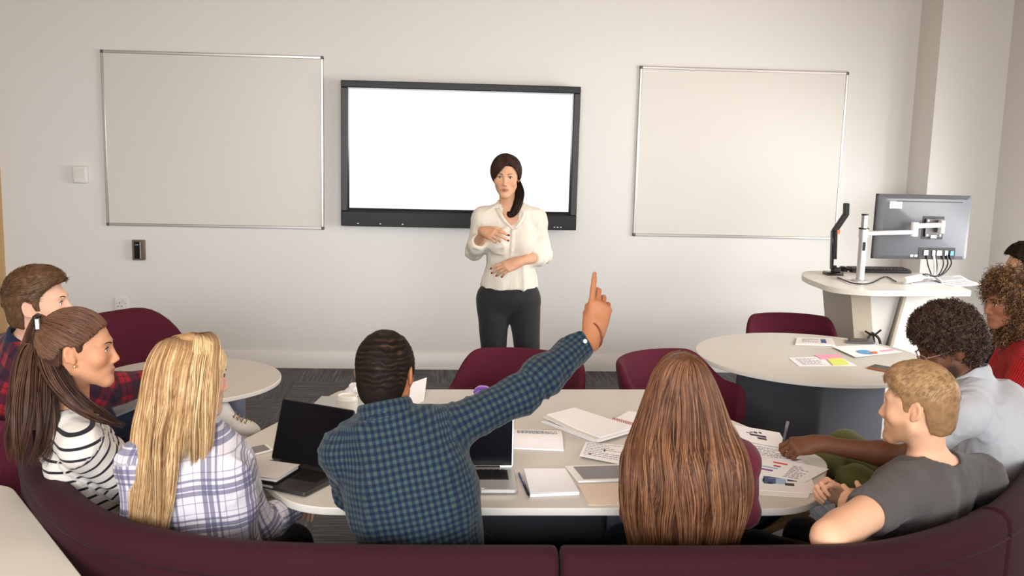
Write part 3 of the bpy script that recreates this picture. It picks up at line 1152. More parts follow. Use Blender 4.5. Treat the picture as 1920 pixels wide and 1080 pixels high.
    def shoe(s, i, mat, sole_mat, fd, length=0.27, heel=0.0):
        an = s.J['an'][i]; fd = unit(fd); up = unit(A([0, 0, 1.0]) - fd * fd[2]); sd = np.cross(fd, up)
        R = np.stack([sd, fd, up], 1)
        b = an - up * 0.075
        P = [cap(b - fd * 0.035 + up * 0.045, b + fd * 0.02 + up * 0.075, 0.040, 0.042, 0.03), cap(b + fd * 0.02 + up * 0.05, b + fd * 0.12 + up * 0.025, 0.043, 0.036, 0.03),
             ell(b + fd * (length - 0.135) + up * 0.022, A([0.046, 0.062, 0.030]), R, 0.03), cap(an, an + up * 0.03, 0.042, 0.042, 0.02)]
        lo, hi = bounds(P); ax = [axis_pts(lo[q], hi[q], 0.005, []) for q in range(3)]
        D = field(ax, P)
        X, Y, Z = ax[0][:, None, None], ax[1][None, :, None], ax[2][None, None, :]
        D = np.maximum(D, -((X - b[0]) * up[0] + (Y - b[1]) * up[1] + (Z - b[2]) * up[2]).astype(np.float32))
        V, Q = surface(D, ax); V = relax(V, Q, 2)
        o = put('shoe', V, Q, mat, s.o)
        out = [b + fd * y + sd * x for x, y in round_poly([(-0.040, -0.075), (0.040, -0.075), (0.050, 0.10), (0.035, length - 0.078), (-0.035, length - 0.078), (-0.050, 0.10)], 0.04, 5)]
        n = len(out)
        Vs = [p - up * 0.022 for p in out] + [p + up * 0.006 for p in out]
        Fs = [tuple(range(n))[::-1], tuple(range(n, 2 * n))] + [(k, (k + 1) % n, n + (k + 1) % n, n + k) for k in range(n)]
        so = put('sole', Vs, Fs, sole_mat, o, smooth=False)
        bm = bmesh.new(); bm.from_mesh(so.data); bmesh.ops.recalc_face_normals(bm, faces=bm.faces); bm.to_mesh(so.data); bm.free()
        return o, b, R

    def collar(s, mat, r=0.068, h=0.045, gap=60, spread=0.018, name='collar', lift=0.0, tilt=0.0, drop=0.6):
        """folded shirt collar round the neck, open at the front"""
        J = s.J; T = s.pt(0, -0.022, -0.05)
        up = unit(unit(T - J['neck']) * 0.5 + s.R[:, 2] * 0.5)
        fw = unit(s.R[:, 1] - up * (s.R[:, 1] @ up)); rt = np.cross(fw, up)
        c = J['neck'] + up * (0.012 + lift) + fw * 0.010
        prof = [(0, 0), (-0.003, h * 0.5), (-0.004, h), (0.004, h * 1.03), (0.010, h * 0.7), (spread, h * (1 - drop) * 0.5), (spread * 1.25, -h * drop * 0.45)]
        na = 40; V = []
        for a in np.radians(np.linspace(gap / 2, 360 - gap / 2, na)):
            fr = max(0.0, math.cos(a))
            for (o, z) in prof:
                zz = z - (0.03 + tilt) * fr * (1 if z <= h * 0.6 else 0.75) - 0.014 * fr
                V.append(c + (fw * math.cos(a) + rt * math.sin(a)) * (r + o) + up * zz)
        m = len(prof)
        Fc = [(i * m + j, (i + 1) * m + j, (i + 1) * m + j + 1, i * m + j + 1) for i in range(na - 1) for j in range(m - 1)]
        o = put(name, V, Fc, mat, s.o)
        sm = o.modifiers.new('thick', 'SOLIDIFY'); sm.thickness = 0.003; sm.offset = 0
        sb = o.modifiers.new('smooth', 'SUBSURF'); sb.levels = 1; sb.render_levels = 2
        uv = A(V); attr_set(o.data, 'cuv', 'FLOAT_VECTOR', np.stack([np.repeat(np.linspace(0, 0.42, na), m), np.tile(np.linspace(0, 0.09, m), na), np.zeros(na * m)], 1))
        return o
# ------------------------------------------------------------------ materials
M = {}
M['wall'] = plain('wall_paint', S(230, 228, 224), 0.7, var=0.012, vscale=1.3, bump=0.05, bscale=220)
M['ceiling'] = plain('ceiling_paint', S(190, 140, 78), 0.8, var=0.01)  # unseen ceiling, tinted orange so its bounce warms the upper wall
M['skirting'] = plain('skirting_paint', S(236, 234, 231), 0.35, var=0.01)
M['wood'] = plain('oak_door_wood', S(196, 160, 112), 0.5, var=0.12, vscale=6)
M['board'] = plain('whiteboard_enamel', S(222, 218, 211), 0.32, var=0.012, vscale=1.5, Specular_IOR_Level=0.3)
M['alu'] = plain('brushed_aluminium', S(190, 186, 180), 0.35, 0.85, var=0.03)
M['silver'] = plain('silver_painted_metal', S(196, 196, 196), 0.35, 0.5, var=0.02)
M['black'] = plain('black_plastic', S(22, 21, 21), 0.42, var=0.05, Specular_IOR_Level=0.3)
M['blackgloss'] = plain('black_gloss_plastic', S(18, 17, 18), 0.12, var=0.02)
M['greyplastic'] = plain('dark_grey_plastic', S(86, 86, 92), 0.45, var=0.03)
M['white'] = plain('white_plastic', S(232, 230, 226), 0.4, var=0.01)
M['laminate'] = plain('cream_white_laminate', S(204, 199, 190), 0.36, var=0.012, vscale=2)
M['edge'] = plain('white_table_edging', S(228, 224, 216), 0.4, var=0.01)
M['lecturn_white'] = plain('white_lectern_laminate', S(226, 223, 217), 0.35, var=0.01)
M['beige'] = plain('beige_grey_laminate', S(182, 170, 152), 0.45, var=0.02)
M['burgundy'] = fabric('burgundy_wool_upholstery', S(48, 16, 25), 0.22, 700, 0.25, 0.1)
M['burgundy_chair'] = fabric('burgundy_chair_upholstery', S(84, 28, 44), 0.22, 700, 0.25, 0.1)
M['burgundy_dark'] = fabric('burgundy_piping', S(40, 14, 20), 0.2, 700)
M['charcoal'] = fabric('charcoal_felt_panel', S(86, 86, 92), 0.25, 500, 0.3, 0.1)
M['slate'] = fabric('slate_blue_felt_panel', S(124, 126, 144), 0.22, 420, 0.3, 0.15)
M['paper'] = plain('white_paper', S(242, 240, 242), 0.75, var=0.01)
M['paper_edge'] = plain('paper_edges', S(220, 214, 208), 0.8, var=0.06, vscale=60)
M['greyfolder'] = plain('grey_folder_card', S(120, 120, 126), 0.6)
M['ink'] = plain('printed_grey_ink', S(150, 150, 158), 0.7)
M['inkdark'] = plain('printed_black_ink', S(60, 60, 66), 0.7)
for k, c in dict(red=(214, 60, 62), crimson=(176, 44, 74), blue=(92, 160, 214), navy=(60, 84, 130), purple=(134, 70, 150), orange=(226, 118, 70), pink=(246, 160, 186), yellow=(222, 228, 110), teal=(130, 186, 206), sky=(160, 190, 220)).items():
    M['p_' + k] = plain('printed_' + k, S(*c), 0.7)
M['screen_off'] = plain('switched_off_screen', S(17, 16, 21), 0.14, var=0.02, Specular_IOR_Level=0.12)
M['glass_grey'] = plain('grey_glass_screen', S(100, 92, 92), 0.12, var=0.02)
M['spacegrey'] = plain('dark_grey_metal', S(70, 68, 68), 0.4, 0.6, var=0.02)
M['key'] = plain('black_keys', S(20, 20, 21), 0.45)
M['gold'] = plain('gold_metal', S(206, 166, 110), 0.3, 0.7)
M['purple'] = plain('purple_plastic', S(128, 76, 190), 0.25)
M['cream'] = plain('beige_card', S(226, 208, 188), 0.7)
M['redwire'] = plain('red_wire_binding', S(186, 60, 56), 0.4)
M['penblue'] = plain('blue_pen_plastic', S(36, 62, 128), 0.25)
M['copper'] = plain('tan_phone_case', S(176, 112, 70), 0.5)
M['eye_white'] = plain('eye_white', S(226, 220, 214), 0.15)
M['pupil'] = plain('pupil', S(8, 7, 7), 0.05)
M['iris_brown'] = plain('iris_brown', S(66, 42, 26), 0.1)
M['iris_blue'] = plain('iris_blue', S(104, 130, 146), 0.1)
M['lash'] = plain('eyelash', S(26, 20, 18), 0.6)
M['nail'] = plain('dark_red_nail_polish', S(120, 16, 34), 0.15)


def emit_mat(name, col, strength):
    t = NT(name); t.base((0.02, 0.02, 0.02, 1)); t.set(Roughness=0.3)
    t.b.inputs['Emission Color'].default_value = col; t.b.inputs['Emission Strength'].default_value = strength
    return t.m


M['tv_light'] = emit_mat('lit_white_screen', (0.915, 0.94, 0.985, 1), 1.0)
M['led'] = emit_mat('white_indicator', (1, 1, 1, 1), 0.9)
M['panel_light'] = emit_mat('ceiling_light_diffuser', (1, 0.96, 0.9, 1), 2.0)  # diffuser meant for the added overhead fills, assigned to nothing


def carpet():
    t = NT('charcoal_carpet_tiles')
    v = t.coord(); x, y, z = t.sep(v)
    w = t.n('ShaderNodeTexChecker'); w.inputs['Scale'].default_value = 2.0
    t.t.links.new(t.mapping(v, (1, 1, 0), (0.13, 0.05, 0.5)), w.inputs[0])
    a = t.noise(t.mapping(v, (2.5, 55, 1)), 1.0, 5, 0.7); b = t.noise(t.mapping(v, (55, 2.5, 1)), 1.0, 5, 0.7)
    m = t.n('ShaderNodeMix', data_type='FLOAT'); t.put(m.inputs[0], w.outputs['Fac']); t.put(m.inputs[2], a); t.put(m.inputs[3], b)
    r = t.n('ShaderNodeValToRGB'); e = r.color_ramp.elements
    e[0].position = 0.30; e[0].color = S(62, 62, 65); e[1].position = 0.70; e[1].color = S(128, 128, 130)
    e2 = e.new(0.5); e2.color = S(88, 88, 91)
    t.put(r.inputs[0], m.outputs[0])
    fl = t.noise(v, 700, 2)
    t.base(t.mix(1.0, r.outputs[0], t.mix(fl, (0.85, 0.85, 0.85, 1), (1.1, 1.1, 1.1, 1)), 'MULTIPLY'))
    t.set(Roughness=0.95); t.bump(fl, 0.4, 0.002)
    return t.m


M['carpet'] = carpet()

# ------------------------------------------------------------------ the room
def wall_box(name, lo, hi, mat):
    lo, hi = A(lo, float), A(hi, float)
    o = MB().box((lo + hi) / 2, hi - lo).build(name, mat)
    return structure(o)


wall_box('floor', (LEFT_X - 0.3, REAR_Y - 0.3, -0.12), (RIGHT_X + 0.3, WALL_Y + 0.3, 0), M['carpet'])
wall_box('ceiling', (LEFT_X - 0.3, REAR_Y - 0.3, CEIL_Z), (RIGHT_X + 0.3, WALL_Y + 0.3, CEIL_Z + 0.1), M['ceiling'])
DX0, DX1, DZ = -4.36, -3.47, 2.08
b = MB()
b.box(((DX1 + RIGHT_X + 0.2) / 2, WALL_Y + 0.1, CEIL_Z / 2), (RIGHT_X + 0.2 - DX1, 0.2, CEIL_Z))
b.box(((LEFT_X - 0.2 + DX0) / 2, WALL_Y + 0.1, CEIL_Z / 2), (DX0 - LEFT_X + 0.2, 0.2, CEIL_Z))
b.box(((DX0 + DX1) / 2, WALL_Y + 0.1, (DZ + CEIL_Z) / 2), (DX1 - DX0, 0.2, CEIL_Z - DZ))
structure(b.build('wall_back', M['wall']))
wall_box('wall_left', (LEFT_X - 0.2, REAR_Y - 0.2, 0), (LEFT_X, WALL_Y, CEIL_Z), M['wall'])
PIL_X, PIL_Y = 3.655, 7.54
wall_box('wall_pier', (PIL_X, PIL_Y, 0), (RIGHT_X, WALL_Y, CEIL_Z), M['wall'])


def wall_with_openings(name, axis, pos, thick, lo, hi, zlo, zhi, openings):
    """wall along y (axis 'y', at x=pos) or along x (axis 'x', at y=pos) with rectangular openings"""
    b = MB(); cur = lo
    def seg(a, c, z0, z1):
        if c - a < 1e-4 or z1 - z0 < 1e-4:
            return
        if axis == 'y':
            b.box((pos + thick / 2, (a + c) / 2, (z0 + z1) / 2), (abs(thick), c - a, z1 - z0))
        else:
            b.box(((a + c) / 2, pos + thick / 2, (z0 + z1) / 2), (c - a, abs(thick), z1 - z0))
    for (a, c, z0, z1) in openings:
        seg(cur, a, zlo, zhi); seg(a, c, zlo, z0); seg(a, c, z1, zhi); cur = c
    seg(cur, hi, zlo, zhi)
    return structure(b.build(name, M['wall']))


OPEN_R = [(-0.2, 2.8, 0.4, 2.5), (3.45, 5.98, 0.4, 2.5), (6.05, 6.85, 0.15, 2.5)]  # last opening added out of view for the low fill
OPEN_B = [(-3.7, 2.5, 1.3, 2.9)]  # unseen rear opening, added for the fill behind the camera
wall_with_openings('wall_right', 'y', RIGHT_X, 0.2, REAR_Y - 0.2, WALL_Y, 0, CEIL_Z, OPEN_R)
wall_with_openings('wall_rear', 'x', REAR_Y, -0.2, LEFT_X, RIGHT_X, 0, CEIL_Z, OPEN_B)
for n, (a, c, z0, z1) in enumerate(OPEN_R):
    b = MB(); x = RIGHT_X + 0.15
    for y in (a + 0.03, (a + c) / 2, c - 0.03):
        b.box((x, y, (z0 + z1) / 2), (0.05, 0.06, z1 - z0))
    for z in (z0 + 0.03, z1 - 0.03):
        b.box((x, (a + c) / 2, z), (0.05, c - a, 0.06))
    structure(b.build('window_%d' % (n + 1), M['white']))
b = MB(); y = REAR_Y - 0.15; a, c, z0, z1 = OPEN_B[0]
for x in np.linspace(a + 0.03, c - 0.03, 5):
    b.box((x, y, (z0 + z1) / 2), (0.06, 0.05, z1 - z0))
for z in (z0 + 0.03, z1 - 0.03):
    b.box(((a + c) / 2, y, z), (c - a, 0.05, 0.06))
structure(b.build('window_4', M['white']))  # frame of the added rear fill opening


def skirting(name, p0, p1, n):
    p0, p1, n = A(p0, float), A(p1, float), A(n, float)
    prof = [(0, 0), (0.016, 0), (0.016, 0.128), (0.010, 0.136), (0, 0.137)]
    V = [tuple(np.append(p + n * o, z)) for p in (p0, p1) for (o, z) in prof]
    m = len(prof)
    Fc = [(j, (j + 1) % m, m + (j + 1) % m, m + j) for j in range(m)] + [tuple(range(m))[::-1], tuple(range(m, 2 * m))]
    o = MB().add(V, Fc).build(name, M['skirting'])
    bm = bmesh.new(); bm.from_mesh(o.data); bmesh.ops.recalc_face_normals(bm, faces=bm.faces); bm.to_mesh(o.data); bm.free()
    structure(o)


skirting('baseboard_back', (DX1 + 0.09, WALL_Y), (PIL_X, WALL_Y), (0, -1))
skirting('baseboard_pier', (PIL_X, PIL_Y), (RIGHT_X, PIL_Y), (0, -1))
skirting('baseboard_right', (RIGHT_X, REAR_Y), (RIGHT_X, PIL_Y - 0.02), (-1, 0))
skirting('baseboard_left', (LEFT_X, REAR_Y), (LEFT_X, WALL_Y - 0.12), (1, 0))
# the door at the left end of the back wall
b = MB()
for x in (DX0 - 0.03, DX1 + 0.03):
    b.box((x, WALL_Y - 0.012, DZ / 2 + 0.05), (0.10, 0.07, DZ + 0.10))
b.box(((DX0 + DX1) / 2, WALL_Y - 0.012, DZ + 0.03), (DX1 - DX0 - 0.02, 0.069, 0.139))
fr = structure(b.build('trim_1', M['wood']))
dr = MB().box(((DX0 + DX1) / 2, WALL_Y + 0.03, DZ / 2), (DX1 - DX0 - 0.01, 0.045, DZ - 0.012)).build('door_1', M['wood'])
structure(dr)
b = MB().tube([(DX1 - 0.12, WALL_Y - 0.0, 1.0), (DX1 - 0.12, WALL_Y - 0.05, 1.0), (DX1 - 0.24, WALL_Y - 0.05, 1.0)], 0.010)
b.box((DX1 - 0.12, WALL_Y + 0.004, 1.0), (0.05, 0.008, 0.16)).build('door_handle', M['alu'], dr)
MB().box((DX1 + 0.02, WALL_Y - 0.050, 1.0), (0.022, 0.01, 0.12)).build('strike_plate', M['alu'], fr)

# ------------------------------------------------------------------ things on the back wall
def whiteboard(x0, x1, z0, z1, label):
    c = ((x0 + x1) / 2, WALL_Y - 0.011, (z0 + z1) / 2)
    t = empty('whiteboard', c, label, 'whiteboard', 'whiteboards on the back wall')
    w, h = x1 - x0, z1 - z0; r = 0.022
    bevel(MB().box(c, (w - 0.02, 0.018, h - 0.02)).build('board_surface', M['board'], t), 0.001)
    for z in (z0 + r / 2, z1 - r / 2):
        bevel(MB().box((c[0], c[1], z), (w - 0.03, 0.024, r)).build('frame_rail', M['alu'], t), 0.004)
    for x in (x0 + r / 2, x1 - r / 2):
        bevel(MB().box((x, c[1], c[2]), (r, 0.024, h - 0.03)).build('frame_rail', M['alu'], t), 0.004)
    for x in (x0 + r / 2, x1 - r / 2):
        for z in (z0 + r / 2, z1 - r / 2):
            bevel(MB().box((x, c[1] - 0.001, z), (r + 0.004, 0.025, r + 0.004)).build('corner_cap', M['greyplastic'], t), 0.006)


whiteboard(-2.612, -0.963, 1.107, 2.421, 'blank wall whiteboard in thin metal frame left of the big screen')
whiteboard(1.457, 3.108, 1.103, 2.420, 'blank wall whiteboard in thin metal frame right of the big screen')

TY = WALL_Y - 0.12
p0 = aty(639.3, 150.1, TY); p1 = aty(1089.3, 162.6, TY); p2 = aty(639.3, 423.3, TY)
tx0, tx1, tz0, tz1 = p0[0], p1[0], p2[2], (p0[2] + p1[2]) / 2
tv = empty('display_screen', ((tx0 + tx1) / 2, WALL_Y - 0.06, (tz0 + tz1) / 2), 'large black framed wall screen lit plain white behind the standing woman', 'screen')
cx, cz, w, h = (tx0 + tx1) / 2, (tz0 + tz1) / 2, tx1 - tx0, tz1 - tz0
bevel(MB().box((cx, TY + 0.065, cz), (w - 0.02, 0.07, h - 0.02)).build('back_housing', M['black'], tv), 0.01)
b = MB(); tb, sb, bb = 0.052, 0.050, 0.115
b.box((cx, TY + 0.012, tz1 - tb / 2), (w, 0.045, tb))
bevel(b.build('bezel_bar', M['black'], tv), 0.005)
b = MB(); b.box((cx, TY + 0.012, tz0 + bb / 2), (w, 0.045, bb))
bevel(b.build('bezel_bar', M['black'], tv), 0.005)
M['bezel_side'] = plain('bezel_satin_plastic', S(46, 42, 40), 0.45)
for x in (tx0 + sb / 2, tx1 - sb / 2):
    b = MB().box((x, TY + 0.014, (tz0 + bb + tz1 - tb) / 2), (sb, 0.040, h - tb - bb))
    bevel(b.build('bezel_side', M['bezel_side'], tv), 0.005)
MB().box((cx, TY + 0.020, (tz0 + bb + tz1 - tb) / 2), (w - 2 * sb + 0.004, 0.012, h - tb - bb + 0.004)).build('inner_border', M['blackgloss'], tv)
MB().box((cx, TY + 0.0135, (tz0 + bb + tz1 - tb) / 2 + 0.006), (w - 2 * sb - 0.024, 0.002, h - tb - bb - 0.036)).build('lit_panel', M['tv_light'], tv)
for x in (tx0 + 0.13, tx0 + 0.30, tx0 + 0.47, tx1 - 0.17, tx1 - 0.145, tx1 - 0.12):
    MB().box((x, TY - 0.0115, tz0 + 0.022), (0.012, 0.003, 0.006)).build('control_button', M['silver'], tv)

t = empty('wall_sensor', aty(153, 327, WALL_Y), 'small white sensor box on the wall left of the whiteboard', 'sensor')
c = aty(153, 327, WALL_Y)
bevel(MB().box((c[0], WALL_Y - 0.022, c[2]), (0.108, 0.044, 0.130)).build('housing', M['white'], t), 0.012, 3)
bevel(MB().box((c[0], WALL_Y - 0.045, c[2] + 0.01), (0.07, 0.004, 0.07)).build('sensor_lens', M['edge'], t), 0.002)

c = aty(262, 468, WALL_Y)
t = empty('wall_plate', c, 'dark bronze wall plate with black insert below the left whiteboard', 'wall plate')
bevel(MB().box((c[0], WALL_Y - 0.02, c[2]), (0.092, 0.040, 0.155)).build('frame_plate', plain('bronze_plate', S(112, 100, 88), 0.4, 0.4), t), 0.004)
bevel(MB().box((c[0] - 0.004, WALL_Y - 0.042, c[2]), (0.050, 0.006, 0.132)).build('dark_insert', M['blackgloss'], t), 0.002)
MB().box((c[0] + 0.018, WALL_Y - 0.046, c[2]), (0.006, 0.004, 0.128)).build('light_strip', M['silver'], t)
MB().box((c[0] - 0.008, WALL_Y - 0.046, c[2] + 0.042), (0.026, 0.002, 0.004)).build('indicator', M['p_sky'], t)

c = aty(228, 569, WALL_Y)
t = empty('power_socket', c, 'white wall power socket with switch above the burgundy sofa', 'socket')
bevel(MB().box((c[0], WALL_Y - 0.006, c[2]), (0.100, 0.012, 0.100)).build('face_plate', M['white'], t), 0.003)
bevel(MB().box((c[0] + 0.026, WALL_Y - 0.014, c[2] + 0.020), (0.020, 0.006, 0.028)).build('rocker_switch', M['edge'], t), 0.002)
b = MB()
for dx, dz, w_, h_ in ((-0.010, 0.006, 0.006, 0.012), (-0.024, -0.020, 0.011, 0.006), (0.003, -0.020, 0.011, 0.006), (-0.034, 0.002, 0.005, 0.005), (0.034, 0.002, 0.005, 0.005)):
    MB().box((c[0] + dx, WALL_Y - 0.0125, c[2] + dz), (w_, 0.002, h_)).build('pin_hole', M['greyplastic'], t)

# ------------------------------------------------------------------ sofas
def sofa(path, H, seat_w, label, loc, seat=True, zs=None, mat='burgundy'):
    t = empty('sofa', loc, label, 'sofa', 'burgundy curved sofas')
    k = H / 0.845
    prof = [(-0.085, 0.07), (-0.105, 0.45 * k), (-0.105, 0.79 * k), (-0.098, 0.822 * k), (-0.078, 0.840 * k), (-0.05, 0.846 * k), (-0.022, 0.840 * k), (-0.004, 0.822 * k), (0.002, 0.79 * k), (0.045, 0.46), (0.055, 0.07)]
    bk = sweep(path, prof, 'backrest', M[mat], t, zs=zs)
    bevel(bk, 0.012, 2, 60)
    P = A(path); T = np.gradient(P, axis=0); T /= np.linalg.norm(T, axis=1)[:, None]; N = np.c_[-T[:, 1], T[:, 0]]
    MB().tube(np.c_[P - N * 0.1055, (0.775 * k) * (np.ones(len(P)) if zs is None else A(zs))], 0.0035, 6).build('piping', M['burgundy_dark'], bk)
    if seat:
        sp = [(0.050, 0.26), (0.050, 0.435), (0.09, 0.452), (seat_w - 0.03, 0.452), (seat_w, 0.43), (seat_w, 0.28), (seat_w - 0.02, 0.26)]
        bevel(sweep(path, sp, 'seat', M[mat], t), 0.012, 2, 60)
        sweep(path, [(0.07, 0.02), (0.07, 0.258), (seat_w - 0.08, 0.258), (seat_w - 0.08, 0.02)], 'plinth', M['black'], t)
    return t


rim = spline([(-1.37, 3.50), (-1.26, 3.23), (-1.08, 2.94), (-0.87, 2.715), (-0.60, 2.58), (-0.25, 2.535), (0.31, 2.525), (0.9, 2.525), (1.18, 2.555), (1.51, 2.73), (1.80, 2.99), (2.05, 3.31), (2.22, 3.70), (2.28, 4.0)], 140)
i1 = int(np.argmin(np.abs(rim[:, 0] - 0.30) + 9 * (rim[:, 1] > 2.7))); i2 = int(np.argmin(np.linalg.norm(rim - A([1.60, 2.80]), axis=1)))
def gap_cut(P, a, b):
    Q = P[a:b + 1].copy(); d0 = unit(Q[1] - Q[0]); d1 = unit(Q[-2] - Q[-1]); Q[0] += d0 * 0.004; Q[-1] += d1 * 0.004
    return Q
sofa(gap_cut(rim, 0, i1), 0.845, 0.56, 'burgundy sofa section curving up the left in the foreground', (-0.5, 2.6, 0))
sofa(gap_cut(rim, i1, i2), 0.845, 0.56, 'burgundy sofa section in the foreground behind the long haired auburn woman', (1.0, 2.6, 0))
sofa(gap_cut(rim, i2, len(rim) - 1), 0.845, 0.50, 'burgundy sofa section curving away at the right edge of the foreground', (2.0, 3.2, 0))
lpath = spline([(-1.50, 5.80), (-1.80, 5.45), (-2.04, 5.0), (-2.14, 4.5), (-2.06, 4.04), (-1.83, 3.72), (-1.53, 3.60)], 60)
LS = sofa(lpath, 0.885, 0.5, 'burgundy high backed sofa against the wall behind the left round table', (-2.0, 4.5, 0), mat='burgundy_chair', zs=[1 - 0.22 * max(0, (7 - i) / 7) ** 2.5 - 0.045 * min(1, max(0, (i - 40) / 12)) for i in range(60)])

# ------------------------------------------------------------------ tables
TZ = 0.735
def table_top(name, poly, z, th, parent, mat=None, edge=None):
    o = MB().prism(poly, z - th, z).build(name, mat or M['laminate'], parent)
    o.data.materials.append(edge or M['edge'])
    for p in o.data.polygons:
        if abs(p.normal.z) < 0.5:
            p.material_index = 1
    return bevel(o, 0.003, 2)


mt = empty('study_table', (0.4, 3.7, 0), 'long cream table in the centre covered with laptops and papers', 'table')
corner = [(-0.47, 4.47), (0.98, 4.52), (1.425, 3.52), (1.20, 3.03), (-0.47, 3.03), (-0.80, 3.62)]
table_top('table_top', round_poly(corner, [0.06, 0.06, 0.10, 0.16, 0.14, 0.10]), TZ, 0.026, mt)
for (x0, x1, y0, y1, m) in ((0.02, 0.62, 3.62, 4.20, 'charcoal'), (0.622, 0.98, 3.64, 4.16, 'slate')):
    bevel(MB().prism(round_poly([(x0, y0), (x1, y0), (x1, y1), (x0, y1)], 0.04), 0.0, TZ - 0.027).build('pedestal', M[m], mt), 0.004)

rt = empty('round_table', (1.96, 5.26, 0), 'white round table at right with phone and sticky notes', 'table', 'round tables')
circ = lambda c, r, n=72: [(c[0] + r * math.cos(2 * PI * i / n), c[1] + r * math.sin(2 * PI * i / n)) for i in range(n)]
table_top('table_top', circ((1.99, 5.27), 0.625), TZ, 0.022, rt)
bevel(MB().prism(round_poly([(1.57, 5.25), (1.92, 4.93), (2.35, 5.10), (2.30, 5.55), (1.75, 5.62)], 0.03), 0.0, TZ - 0.023).build('pedestal', M['charcoal'], rt), 0.004)
lt = empty('round_table', (-1.2, 4.66, 0), 'small cream round table at left beside the blonde woman', 'table', 'round tables')
table_top('table_top', circ((-1.20, 4.65), 0.425), TZ, 0.020, lt)
bp = [aty(497, 740, 4.55), aty(497, 740, 4.55)]
bevel(MB().box((-1.22, 4.62, 0.357), (0.56, 0.36, 0.713), rot_frame(-10)).build('pedestal', M['slate'], lt), 0.05, 5)
ct = empty('corner_table', (-1.7, 2.4, 0), 'cream table corner behind the sofa at the bottom left', 'table')
u1 = A([0.565, -0.825]); c0 = A([-1.405, 3.225])
table_top('table_top', round_poly([tuple(c0), tuple(c0 + u1 * 1.7), tuple(c0 + u1 * 1.7 + A([-0.825, -0.565]) * 0.75), tuple(c0 + A([-0.98, 0.10]) * 0.9)], [0.06, 0.06, 0.06, 0.06]), TZ, 0.026, ct)
cc = c0 + u1 * 0.85 + A([-0.45, -0.25])
bevel(MB().prism(round_poly([(cc[0] - 0.25, cc[1] - 0.3), (cc[0] + 0.2, cc[1] - 0.3), (cc[0] + 0.2, cc[1] + 0.3), (cc[0] - 0.25, cc[1] + 0.3)], 0.03), 0, TZ - 0.027).build('pedestal', M['charcoal'], ct), 0.004)

# ------------------------------------------------------------------ tub chairs
def tub_chair(c, yaw, label, H=0.83, arm=0.64, w=0.31):
    """yaw: direction the sitter would look (0 = +y)"""
    t = empty('tub_chair', (c[0], c[1], 0), label, 'chair', 'burgundy tub chairs')
    R = rot_frame(yaw); C0 = A([c[0], c[1], 0.0])
    L = lambda x, y, z: C0 + R @ A([x, y, z])
    n = 37; prof_n = 10; V = []
    for a in np.radians(np.linspace(-128, 128, n)):
        f = min(1, max(0, (92 - abs(math.degrees(a))) / 42))
        top = arm + (H - arm) * (f * f * (3 - 2 * f))
        end = 1 - max(0, (abs(math.degrees(a)) - 112) / 16) ** 2 * 0.22
        top *= end
        flare = 0.06 * (top - 0.45) / 0.4
        rx, ry = w, w * 0.93
        dr = A([math.sin(a), -math.cos(a)])
        for k in range(prof_n):
            tt = [(-0.045, 0.40), (-0.005, 0.43), (0.0, 0.55), (flare * 0.9, top - 0.03), (flare + 0.008, top - 0.006), (flare + 0.022, top), (flare + 0.036, top - 0.008), (flare * 0.9 + 0.045, top - 0.04), (0.045, 0.55), (0.0, 0.40)][k]
            V.append(L(dr[0] * (rx + tt[0]), dr[1] * (ry + tt[0]), tt[1]))
    m = prof_n
    Fc = [(i * m + j, (i + 1) * m + j, (i + 1) * m + (j + 1) % m, i * m + (j + 1) % m) for i in range(n - 1) for j in range(m)]
    Fc += [tuple(range(m)), tuple(range((n - 1) * m, n * m))[::-1]]
    o = put('backrest', V, Fc, M['burgundy_chair'], t)
    bm = bmesh.new(); bm.from_mesh(o.data); bmesh.ops.recalc_face_normals(bm, faces=bm.faces); bm.to_mesh(o.data); bm.free()
    sb = o.modifiers.new('smooth', 'SUBSURF'); sb.levels = 1; sb.render_levels = 2
    pr = [(0.01, 0.36), (w - 0.05, 0.36), (w - 0.02, 0.375), (w - 0.012, 0.41), (w - 0.02, 0.448), (w - 0.06, 0.458), (0.01, 0.462)]
    MB().lathe(pr, C0, (0, 0, 1), 40).build('seat', M['burgundy_chair'], t)
    for sx in (-1, 1):
        for sy in (-1, 1):
            MB().tube([L(sx * 0.17, sy * 0.17, 0.36), L(sx * 0.235, sy * 0.235, 0.0)], [0.014, 0.010], 10).build('leg', M['alu'], t)
    return t


tub_chair((0.33, 4.84), 204, 'burgundy tub chair across the table in front of the standing woman', 0.785, 0.62, 0.285)
tub_chair((1.19, 4.80), 140, 'burgundy tub chair between the long table and the right round table', 0.80, 0.66, 0.275)
tub_chair((2.19, 6.10), 185, 'burgundy tub chair on the far side of the right round table', 0.775, 0.60, 0.235)

# ------------------------------------------------------------------ lectern and what stands on it
LZ = 1.0
lc = empty('lectern', (2.85, 6.35, 0), 'white lectern desk with rounded end holding a monitor', 'lectern')
top = round_poly([(2.36, 6.00), (2.56, 5.90), (3.24, 5.97), (3.32, 6.75), (2.46, 6.78), (2.34, 6.5)], [0.14, 0.10, 0.03, 0.03, 0.12, 0.2], 8)
table_top('desk_top', top, LZ, 0.035, lc, M['lecturn_white'])
def slab(pts, nrm, th, name, mat):
    n_ = unit(nrm) * th
    V = [A(p, float) for p in pts] + [A(p, float) + n_ for p in pts]; k = len(pts)
    o = MB().add(V, [tuple(range(k)), tuple(range(k, 2 * k))[::-1]] + [(i, (i + 1) % k, k + (i + 1) % k, k + i) for i in range(k)]).build(name, mat, lc)
    bm = bmesh.new(); bm.from_mesh(o.data); bmesh.ops.recalc_face_normals(bm, faces=bm.faces); bm.to_mesh(o.data); bm.free()
    return bevel(o, 0.003)
yy = 6.12
